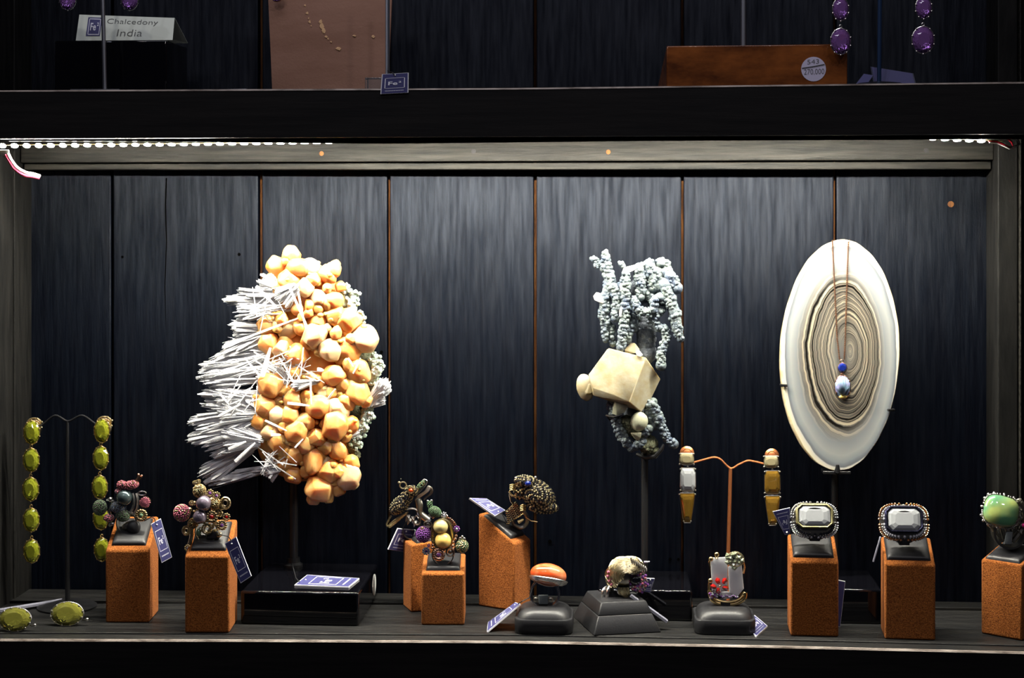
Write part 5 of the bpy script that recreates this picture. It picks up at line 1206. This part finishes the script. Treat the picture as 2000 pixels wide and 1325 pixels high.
# rings 9 and 10: step cut clear stones in bead frames
def frame_ring(ox, stand, T, label, cx_, cy_, w1, h1, bez, inner, outer, W, H, sidx):
    yr = T(.5, .25)[0].y; f = Fr(yr, 1500, 950, 4.14, 1500 + cx_ / 4.14)
    root = thing('ring', label, 'ring', f(cx_, cy_ + H)); tv = Vector((0, .30, 1)).normalized(); nv = Vector((0, -1, .30)).normalized()
    c = f(cx_, cy_, 30)
    g = G(); gem(g, c + nv * f.r(22), EX, tv, f.r(w1 * .9), f.r(h1 * .9), 'octa', .25, .7, depth=f.r(70)); g.build('clear_stone', CLEAR, root, smooth=False)
    g = G(); o_ = outline('octa')
    for s_, h_, r_ in ((1.0, 22, 9), (1.02, 12, 11), (1.0, 0, 10)): g.tube([c + EX * x_ * f.r(w1) * s_ + tv * y_ * f.r(h1) * s_ + nv * f.r(h_) for x_, y_ in o_], f.r(r_), 8, closed=True)
    g.build('bezel', bez, root)
    cc = c + tv * f.r(-sidx)
    def sup(a): 
        e = .66; x = abs(cos(a)) ** e * (1 if cos(a) > 0 else -1); z = abs(sin(a)) ** e * (1 if sin(a) > 0 else -1); return x, z
    g = G(); loft(g, [[cc + EX * x_ * f.r(W * s_) + tv * z_ * f.r(H * s_) + nv * f.r(h_) for x_, z_ in [sup(2 * pi * i / 40) for i in range(40)]] for s_, h_ in ((.6, -70), (.9, -50), (.96, -24), (.93, -14), (.80, -6))]); g.build('back_plate', DSILV, root)
    for nm, rows in (('inner_beading', ((.79, 38, 13, inner, 8),)), ('outer_beading', ((.975, 52, 11, outer, -6),)), ('silver_beading', ((.885, 50, 7, SILVER, 10), (1.0, 52, 6, SILVER, 4), (.90, 56, 8, outer, -22)))):
        g = G()
        for s_, n_, r_, m__, h_ in rows:
            g.m(m__)
            for i in range(n_):
                x_, z_ = sup(2 * pi * (i + .5) / n_); g.ell(cc + EX * x_ * f.r(W * s_) + tv * z_ * f.r(H * s_) + nv * f.r(h_ - 4), f.r(r_), sub=1)
        g.build(nm, None, root)
    g = G(); band(g, c + Vector((0, .004, -f.r(60))), f.r(120), f.r(60), f.r(14)); g.build('band', DSILV, root)
    g = G(); p = c + Vector((0, -f.r(5), -f.r(H + 30))); g.hull([p + Vector((x_ * f.r(42), y_ * f.r(30), z_ * f.r(22))) for x_ in (-1, 1) for y_ in (-1, 1) for z_ in (-1, 1)], f.r(5), 2); g.build('finger_loop', LEATHER, stand)
frame_ring(0, S6, T6, 'clear step cut stone ring with pale gold bezel and black beading', 375, 243, 138, 88, mat('brushed_yellow_gold', (.78, .70, .34), .38, metal=1), PAVE_D, PAVE_C, 190, 144, 30)
frame_ring(0, S7, T7, 'clear step cut stone ring with dark bezel and orange brown beading', 1098, 270, 142, 96, mat('blackened_bezel', (.05, .05, .09), .2, metal=.8), PAVE_C, PAVE_O, 200, 150, 20)
# ring 11: green cabochon
yr = T8(.6, .4)[0].y; f = Fr(yr, 1840, 940, 4.01, 1960)
R11 = thing('ring', 'large pale green cushion cabochon ring in beaded silver mount', 'ring', f(520, 490))
tv = rotX(-14) @ rotY(14)
def supq(a, e=.7): return abs(cos(a)) ** e * (1 if cos(a) > 0 else -1), abs(sin(a)) ** e * (1 if sin(a) > 0 else -1)
g = G(); rings_ = []
for k_ in range(10):
    t = k_ / 9 * pi / 2; rings_.append([f(462, 236, 30) + tv @ Vector((x_ * f.r(136) * cos(t) + .0, -f.r(62) * sin(t), z_ * f.r(120) * cos(t))) for x_, z_ in [supq(2 * pi * i / 48) for i in range(48)]])
rings_ = [r_ for r_ in rings_[:-1]]; loft(g, rings_); g.build('cabochon', GREENC, R11, ang=180)
g = G()
for i in range(52): x_, z_ = supq(2 * pi * i / 52); g.ell(f(462, 236, 26) + tv @ Vector((x_ * f.r(143), 0, z_ * f.r(127))), f.r(8), sub=1)
for i in range(16): x_, z_ = supq(2 * pi * i / 16); g.ell(f(462, 236, 10) + tv @ Vector((x_ * f.r(150), f.r(10), z_ * f.r(134))), f.r(12), sub=2)
g.build('beading', SILVER, R11)
g = G(); g.ell(f(466, 246, 0), f.r(142), f.r(36), f.r(128), tv, sub=3)
for i in range(10): a = radians(200 + i * 16); g.tube(wave([f(466 + cos(a) * 120, 240 - sin(a) * 120, 10), f(480 + cos(a) * 150, 250 - sin(a) * 160, 0), f(490 + cos(a) * 90, 260 - sin(a) * 200, -10)], 3), f.r(10), 6)
g.build('mount', DSILV, R11)
g = G(); g.tube(wave([f(600, 150, 20), f(640, 220, 0), f(650, 330, -10), f(600, 420, 0), f(560, 470, 0)], 4), f.r(24), 8)
for i in range(14): g.ell(f(596 + 30 * sin(i * 2.1), 150 + i * 20, 30), f.r(13), sub=1)
band(g, f(520, 400, -30), f.r(110), f.r(60), f.r(16)); g.build('band', DSILV, R11)
g = G(); g.ell(f(640, 348, 30), f.r(20), sub=2); g.build('pink_stone', mat('pink_stone', (.5, .01, .15), .05, coat=1), R11)
g = G(); g.hull([f(500, 400, 60), f(555, 400, 60), f(545, 500, 70), f(485, 495, 70), f(500, 395, 10), f(555, 395, 10), f(545, 505, 10), f(485, 500, 10)], f.r(8), 2); g.build('finger_loop', STRAP, S8)

# ------------------------------------------------------------------ tags in the lower compartment
y1 = T1(1, 0)[0].y
def K(px, py, Y, ): return U(px, py, Y)
t = card(K(295, 1024, y1), K(314, 1013, y1 + .004), K(316, 1100, y1 - .002), 'violet blue tag hanging from the bird ring', br=K(336, 1089, y1 + .002)); string(t, [K(282, 1018, y1), K(296, 1010, y1 - .003), K(302, 1014, y1), K(304, 1022, y1 - .001)])
y2 = T2(1, 0)[0].y - .003
t = card(K(439, 1062, y2), K(461, 1049, y2), K(470, 1140, y2 - .003), 'violet blue tag leaning on the suede stand beside large black base', br=K(491, 1126, y2 + .001)); string(t, [K(424, 1040, y2 - .002), K(434, 1046, y2 - .003), K(446, 1048, y2 - .002), K(452, 1058, y2 - .001)])
zt = zb1 + .0014
t = card(UZ(575, 1143, zt), UZ(600, 1123, zt), UZ(681, 1147, zt), 'violet blue tag lying flat on the large black base', br=UZ(702, 1130, zt)); string(t, [UZ(585, 1137, zt + .001), UZ(578, 1130, zt + .003), (rx0.x, rx0.y - .0055, zb1 + .004)])
y3 = ctr3.y - .004
t = card(K(777, 1033, y3), K(812, 1036, y3 + .012), K(758, 1074, y3), 'dark blue tag hanging behind the suede stand of the creature ring', br=K(800, 1080, y3 + .014))
y5 = c5.y - .004
t = card(K(987, 997, y5), K(967, 1008, y5 - .012), K(950, 974, y5), 'violet blue tag jutting left from the toad ring, text upside down', br=K(917, 973, y5 - .012), th=.0018); string(t, [K(978, 1000, y5 - .004), K(985, 1012, y5 - .006), K(990, 1022, y5 - .004)])
y6 = P1.y - .010
t = card(K(1016, 1180, y6), K(1006, 1177, y6 + .02), UZ(951, 1234.5, .0006) + Vector((0, 0, 0)), 'violet blue tag leaning edge on against orange ring cushion', br=UZ(953, 1216, .0012)); string(t, [K(1012, 1180, y6), K(1020, 1175, y6 - .002), K(1034, 1168, y6 + .003), K(1040, 1150, y6 + .006)])
y7 = cp.y + .005
t = card(K(1279, 1131, y7), K(1262, 1130, y7 - .004), K(1270, 1158, y7), 'bright blue folded tag just behind the lion head ring', br=K(1258, 1156, y7 - .004))
g = G(); pa, pb = K(1232, 1165, cp.y - .015), K(1303, 1216, cp.y - .018); nvv = (pb - pa).cross(Vector((0, 1, 0))).normalized() * .0010
t = thing('price_tag', 'grey tag seen edge on, slanting down right of the lion ring', 'price tag', pb); g.prism([pa + nvv, pb + nvv, pb - nvv, pa - nvv], (0, .006, 0)); g.build('card', TAGG, t, smooth=False)
zt = .0012
t = card(UZ(1474, 1202, zt), UZ(1452, 1222, zt), UZ(1499, 1223, zt), 'violet blue tag lying flat behind the crystal ring cushion', br=UZ(1477, 1243, zt) + Vector((0, .0, 0)))
y9 = T6(.2, .4)[0].y
t = card(K(1543, 1044, y9), K(1533, 1045, y9), K(1543, 992, y9), 'pale violet tag left of the pale gold framed ring', br=K(1509, 1000, y9))
y10 = UZ(1640, 1226).y
t = card(K(1628, 1132, y10), K(1651, 1136, y10), K(1626, 1222, y10), 'pale upright tag between suede stand and black agate base', br=K(1641, 1226, y10), texts=False)
g = G(); pa, pb = K(1719, 1050, T7(0, .5)[0].y - .003), K(1705, 1098, T7(0, .5)[0].y - .006)
t = thing('price_tag', 'dark tag seen edge on, left of dark framed clear ring', 'price tag', pb); g.prism([pa, pb, pb + Vector((.0009, 0, 0)), pa + Vector((.0009, 0, 0))], (0, .003, 0)); g.build('card', TAGG, t, smooth=False)
g = G(); pa, pb = UZ(-30, 1200, .004), UZ(104, 1178, .0022); sd = Vector((0, .0, 0))
t = thing('price_tag', 'silver grey tag edge lying behind the left gem stud', 'price tag', (pa + pb) / 2)
g.prism([pa + Vector((0, 0, -.0006)), pb + Vector((0, 0, -.0006)), pb + Vector((0, 0, .0012)), pa + Vector((0, 0, .0012))], (.004, .012, .0)); g.build('card', TAGG, t, smooth=False)
g = G(); c = U(727, 1162, (yf1 - .006) / 2); xx = xb1 * 2 - UZ(468, 1222).x
xr = UZ(702, 1222).x
c = U(727, 1163, -.045); c.x = xr + .0003
g = G(); g.lathe(c, [(.0075, 0)], 20, 'y') if False else None
vs = [Vector((xr + .0004, -.030 + cos(2 * pi * i / 24) * .0095, zb1 * .52 + sin(2 * pi * i / 24) * .0095)) for i in range(24)]
g.prism(vs, (-.0006, 0, 0)); st = g.build('round_sticker', STICKW, B1, smooth=False)
# ------------------------------------------------------------------ things on the upper shelf
def zs(x): return ztop(x)
def on_shelf(px, Y):
    p = U(px, 170, Y); p.z = ztop(p.x); return p
# black block and tent card
YC = -.105
a = U(107, 78, YC); b = U(325, 80, YC); zc = (a.z + b.z) / 2
blk = thing('display_block', 'glossy black block on the upper shelf carrying a white name card', 'display block', ((a.x + b.x) / 2, YC + .03, ztop((a.x + b.x) / 2)))
g = G(); g.box8([(a.x, YC, ztop(a.x)), (b.x, YC, ztop(b.x)), (b.x, YC + .07, ztop(b.x)), (a.x, YC + .07, ztop(a.x)), (a.x, YC, zc), (b.x, YC, zc), (b.x, YC + .07, zc), (a.x, YC + .07, zc)]); g.build('block', GLOSS, blk, bevel=.0012)
yq = YC + .006
nc = thing('name_card', 'folded white name card with handwriting on the black block', 'name card', (U(245, 75, yq).x, yq, zc))
dz_ = zc - U(245, 76, yq).z
F_ = [U(155, 28.5, yq + .010), U(341, 35, yq + .010), U(337, 78, yq), U(148, 73, yq)]
for p in F_[2:]: p.z = zc + .0006
nn = (F_[1] - F_[0]).cross(F_[3] - F_[0]).normalized(); nn = -nn if nn.y > 0 else nn
g = G(); g.prism(F_, -nn * .0005)
bk_ = [F_[0] + Vector((0, .0006, 0)), F_[1] + Vector((0, .0006, 0)), Vector((F_[1].x + .006, F_[1].y + .022, zc + .0006)), Vector((F_[0].x + .002, F_[0].y + .022, zc + .0006))]
g.prism(bk_, (0, .0005, 0)); g.build('folded_card', CARD, nc, smooth=False)
def q(u, v, h=.0003): h = h * 1.4; return F_[0].lerp(F_[1], u).lerp(F_[3].lerp(F_[2], u), v) + nn * h
g = G(); g.add([q(.10, .10), q(.245, .10), q(.245, .83), q(.10, .83)], [(0, 1, 2, 3)]); g.build('logo_panel', TAGB, nc, smooth=False)
g = G(); h = .0004
for u0, v0, u1, v1 in ((.115, .15, .235, .18), (.115, .76, .235, .79), (.115, .15, .121, .79), (.229, .15, .235, .79)): g.add([q(u0, v0, h), q(u1, v0, h), q(u1, v1, h), q(u0, v1, h)], [(0, 1, 2, 3)])
for s_, (u0, uw, v0, vh) in (('Fe', (.135, .058, .62, .30)), ('2', (.202, .018, .44, .14))):
    vs, fs = text_mesh(s_, .02); g.add([q(u0 + x * uw, v0 - y * vh, h) for x, y in vs], fs)
g.build('logo_print', PRINT, nc, smooth=False)
g = G()
for s_, (u0, uw, v0, vh) in (('Chalcedony', (.30, .53, .40, .27)), ('India', (.42, .26, .84, .28))):
    vs, fs = text_mesh(s_, -.012); g.add([q(u0 + x * uw + .006 * y, v0 - y * vh, h) for x, y in vs], fs)
g.build('handwriting', INK, nc, smooth=False)

# brown leather panel
YPn = -.075
P_ = [(520, -60), (524, 0), (532, 182), (757, 182), (765, 0), (767, -60)]
lp = thing('leather_panel', 'brown leather necklace display panel with torn pale scratches', 'display panel', on_shelf(645, YPn))
vs = []; nx = 8
L_ = [U(x_, y_, YPn) for x_, y_ in ((520, -60), (524, 0), (528, 90), (532, 182))]; Rr_ = [U(x_, y_, YPn) for x_, y_ in ((767, -60), (765, 0), (761, 90), (757, 182))]
for k_ in (3,):
    L_[k_].z = ztop(L_[k_].x); Rr_[k_].z = ztop(Rr_[k_].x)
g = G(); vs = []; fs = []
for j in range(4):
    for i in range(nx + 1):
        p = L_[j].lerp(Rr_[j], i / nx); p.y -= .008 * sin(pi * i / nx); vs.append(p)
m__ = len(vs); vs += [v + Vector((0, .004, 0)) for v in vs]
for j in range(3):
    for i in range(nx): a0 = j * (nx + 1) + i; fs += [(a0, a0 + 1, a0 + nx + 2, a0 + nx + 1), (m__ + a0, m__ + a0 + nx + 1, m__ + a0 + nx + 2, m__ + a0 + 1)]
for j in range(3): a0 = j * (nx + 1); fs += [(a0, a0 + nx + 1, m__ + a0 + nx + 1, m__ + a0), (a0 + nx, m__ + a0 + nx, m__ + a0 + 2 * nx + 1, a0 + 2 * nx + 1)]
for i in range(nx): fs += [(i, m__ + i, m__ + i + 1, i + 1), (3 * (nx + 1) + i, 3 * (nx + 1) + i + 1, m__ + 3 * (nx + 1) + i + 1, m__ + 3 * (nx + 1) + i)]
g.add(vs, fs); g.build('hide', BROWNL, lp, ang=60)
g = G()
for x_, y_, a, b in ((596, 11, 2.5, 2.5), (600, 26, 3, 3.5), (603, 36, 1.5, 3), (605, 43, 2.5, 4), (608, 51, 1.5, 2), (626, 43, 4, 5), (628, 52, 4.5, 7), (632, 60, 4.5, 6), (637, 72, 3, 3), (641, 76, 2, 3), (647, 82, 2, 2), (661, 95, 5, 4), (729, 72, 3.4, 4), (692, 70, 4, 2)):
    t_ = (x_ - 528) / 233; p = U(x_, y_, YPn - .008 * sin(pi * t_)); g.hull([p + Vector((cos(k_ * 1.05) * a * .00045 * random.uniform(.7, 1.2), -.0006 * (k_ % 2), sin(k_ * 1.05) * b * .00045 * random.uniform(.7, 1.2))) for k_ in range(6)] + [p + Vector((0, .0008, 0))])
g.build('torn_patches', TANR, lp, kind='stuff', smooth=False)
# small acrylic block with the beaded pole
YQ = -.135
ps = thing('earring_stand', 'silvery beaded pole on the upper shelf beside the leather panel', 'earring stand', on_shelf(757, YQ))
g = G(); p0 = U(757, -70, YQ); p1 = on_shelf(757, YQ); g.tube([p0, p1], .0016, 8)
for i in range(90): g.ell(p0.lerp(p1, i / 90), .0022, .0022, .0016, sub=1)
g.build('pole', GREYM, ps)
p = U(714, 152, YQ); p2 = U(772, 152, YQ); g = G(); g.box((p.x, YQ - .004, ztop(p.x)), (p2.x, YQ + .022, p.z)); g.build('clear_base', ACRY, ps, bevel=.0006)
yt = YF - .0015
t = card(U(746, 145, yt), U(798, 142, yt), U(743, 184, yt), 'grey violet tag hanging over the front edge of the upper shelf', br=U(797.5, 181, yt)); string(t, [U(771, 147, yt - .0005), U(767, 142, yt), U(758, 140, YQ - .004), U(757, 136, YQ)])
# varnished wooden block with rod and round price sticker
YW = -.12
wb = thing('wooden_block', 'varnished red brown wooden block with round handwritten price sticker', 'wooden block', on_shelf(1478, YW))
def zz(p): return ztop(p.x)
a, b = U(1302, 90, YW), U(1655, 86, YW); a2 = U(1284, 168, YW + .012)
g = G(); g.box8([(a.x, YW, zz(a)), (b.x, YW, zz(b)), (b.x, YW + .05, zz(b)), (a2.x, YW + .05, zz(a2)), (a.x, YW, a.z), (b.x, YW, b.z), (b.x, YW + .05, b.z), (a.x + .001, YW + .05, a.z)])
g.build('block', WALNUT, wb, bevel=.0008)
xw = U(1452, 60, YW + .02).x
g = G(); g.tube([(xw, YW + .02, a.z - .001), (xw, YW + .02, a.z + .08)], .0026, 10); g.build('rod', GREYM, wb)
c = U(1589, 135, YW - .0003); m_ = S(1589, YW)
g = G(); g.lathe(c, [(24 * m_, 0), (24 * m_, .0003)], 32, 'y'); sk = g.build('price_sticker', STICK, wb, smooth=False)
g = G()
def qq(x, y): return U(1550 + x / 3.68, y / 3.68, YW - .0006)
def strk(P, r=.9): g.tube(wave([qq(*p) for p in P], 4), r * m_, 5)
strk([(60, 490), (140, 478), (222, 462)])
for s_, x_, y_, w_, h_ in (('543', 98, 462, 84, 32), ('270,000', 75, 542, 145, 44)):
    vs, fs = text_mesh(s_, -.01); g.add([qq(x_ + x * w_, y_ - y * h_ - x * 6) for x, y in vs], fs)
g.build('handwriting', INK, sk, smooth=False)
# earring trees reaching above the frame
def upper_tree(px, Y, armx, label, colr, lean=0, top=-70):
    root = thing('earring_stand', label, 'earring stand', on_shelf(px + lean, Y))
    p0 = U(px, top, Y); p1 = on_shelf(px + lean, Y)
    g = G(); g.tube([p0, p1], .0018, 8); g.build('pole', colr, root)
    l_, r_ = U(armx[0], top + 6, Y), U(armx[1], top + 6, Y)
    g = G(); g.tube(wave([l_, l_.lerp(p0, .5) + Vector((0, 0, .004)), p0, r_.lerp(p0, .5) + Vector((0, 0, .004)), r_]), .0011, 8); g.build('arm', colr, root)
    return root, p1
YP = -.130
ut, p1 = upper_tree(199, YP, (133, 253), 'pale metal earring stand on the upper shelf before the name card', GREYM, 6)
g = G(); g.prism([(p1.x - .026, YP - .012, p1.z), (p1.x + .016, YP - .012, p1.z), (p1.x + .010, YP + .02, p1.z + .0006), (p1.x - .016, YP + .02, p1.z + .0006)], (0, 0, .0024)); g.build('foot', GREYM, ut, smooth=False)
f = Fr(YP, 0, 0, 1, 190)
gp = 'purple stone earrings on the upper shelf'
def purple(fr, stones, rx, ry, label, topy=-64):
    root = oval_earring(fr, None, stones, rx, ry, label, gp, AMETH, SILVER, clip=False)
    x_, y_ = stones[0]; g = G(); g.tube([fr(x_, y_ - (ry[0] if hasattr(ry, '__len__') else ry), 8), fr(x_, topy, 0)], fr.r(1.6), 6); g.build('hook', SILVER, root); return root
purple(f, [(132, -2)], 17, 22, 'leftmost purple stone earring, cut by the top of the picture'); purple(f, [(253, 0)], 17, 20, 'purple stone earring above the name card, cut by top edge')
ut2, p2 = upper_tree(1719, -.125, (1643, 1804), 'thin blue black earring pole on the upper shelf, right of wooden block', mat('blue_black_metal', (.03, .06, .14), .3, metal=.6), -2)
g = G(); g.lathe(p2, [(.022, 0), (.022, .0012), (.018, .003), (.003, .0045)], 28); g.build('base', BLACKM, ut2)
f = Fr(-.125, 0, 0, 1, 1719)
purple(f, [(1642, 18), (1642, 81)], (16, 20), (23, 26), 'purple drop earring hanging before the wooden block'); purple(f, [(1804, 15), (1803, 78)], (16, 22), (22, 27), 'purple drop earring furthest right, with a pale silver rim')
yt = -.125
DT = [p_ for p_ in ()]
def rest(p): p.z = ztop(p.x) + .0008; return p
pb_ = U(1668, 170, yt - .01); t = card(U(1687, 144, yt), U(1706, 147, yt), rest(U(1669, 170, yt - .006)), 'dark tag leaning at the left foot of the blue black pole', br=rest(U(1692, 170, yt - .004)), texts=False)
t.children[1].data.materials[0] = mat('navy_card', (.012, .016, .05), .5)
t = card(U(1700, 130, yt + .012), U(1784, 143.5, yt + .012), rest(U(1707, 168, yt + .006)), 'dark tag standing behind the foot of the blue black pole', br=rest(U(1790, 170, yt + .006)), texts=False)
t.children[1].data.materials[0] = D.materials['navy_card']
t = card(rest(U(420, 170, -.13)), rest(U(445, 168, -.11)), rest(U(480, 170, -.135)), 'pale tag lying flat on the upper shelf left of leather panel', br=rest(U(500, 168, -.115)), texts=False)
# small purple pendant at the panel's edge
pp = thing('pendant', 'tiny purple pendant at the upper left corner of leather panel', 'pendant', U(540, 2, YPn - .008))
f = Fr(YPn - .006, 0, 0, 1, 540)
g = G(); gem(g, f(541, -6, 10), EX, EZ, f.r(10), f.r(9), 'oval'); g.build('stone', AMETH, pp, smooth=False)
g = G(); g.torus(f(541, -6, 8), f.r(10), f.r(9), f.r(1.2)); g.tube([f(541, -15, 6), f(545, -58, 2), f(550, -64, -6)], f.r(1.2), 6); g.build('chain', RGOLD, pp)
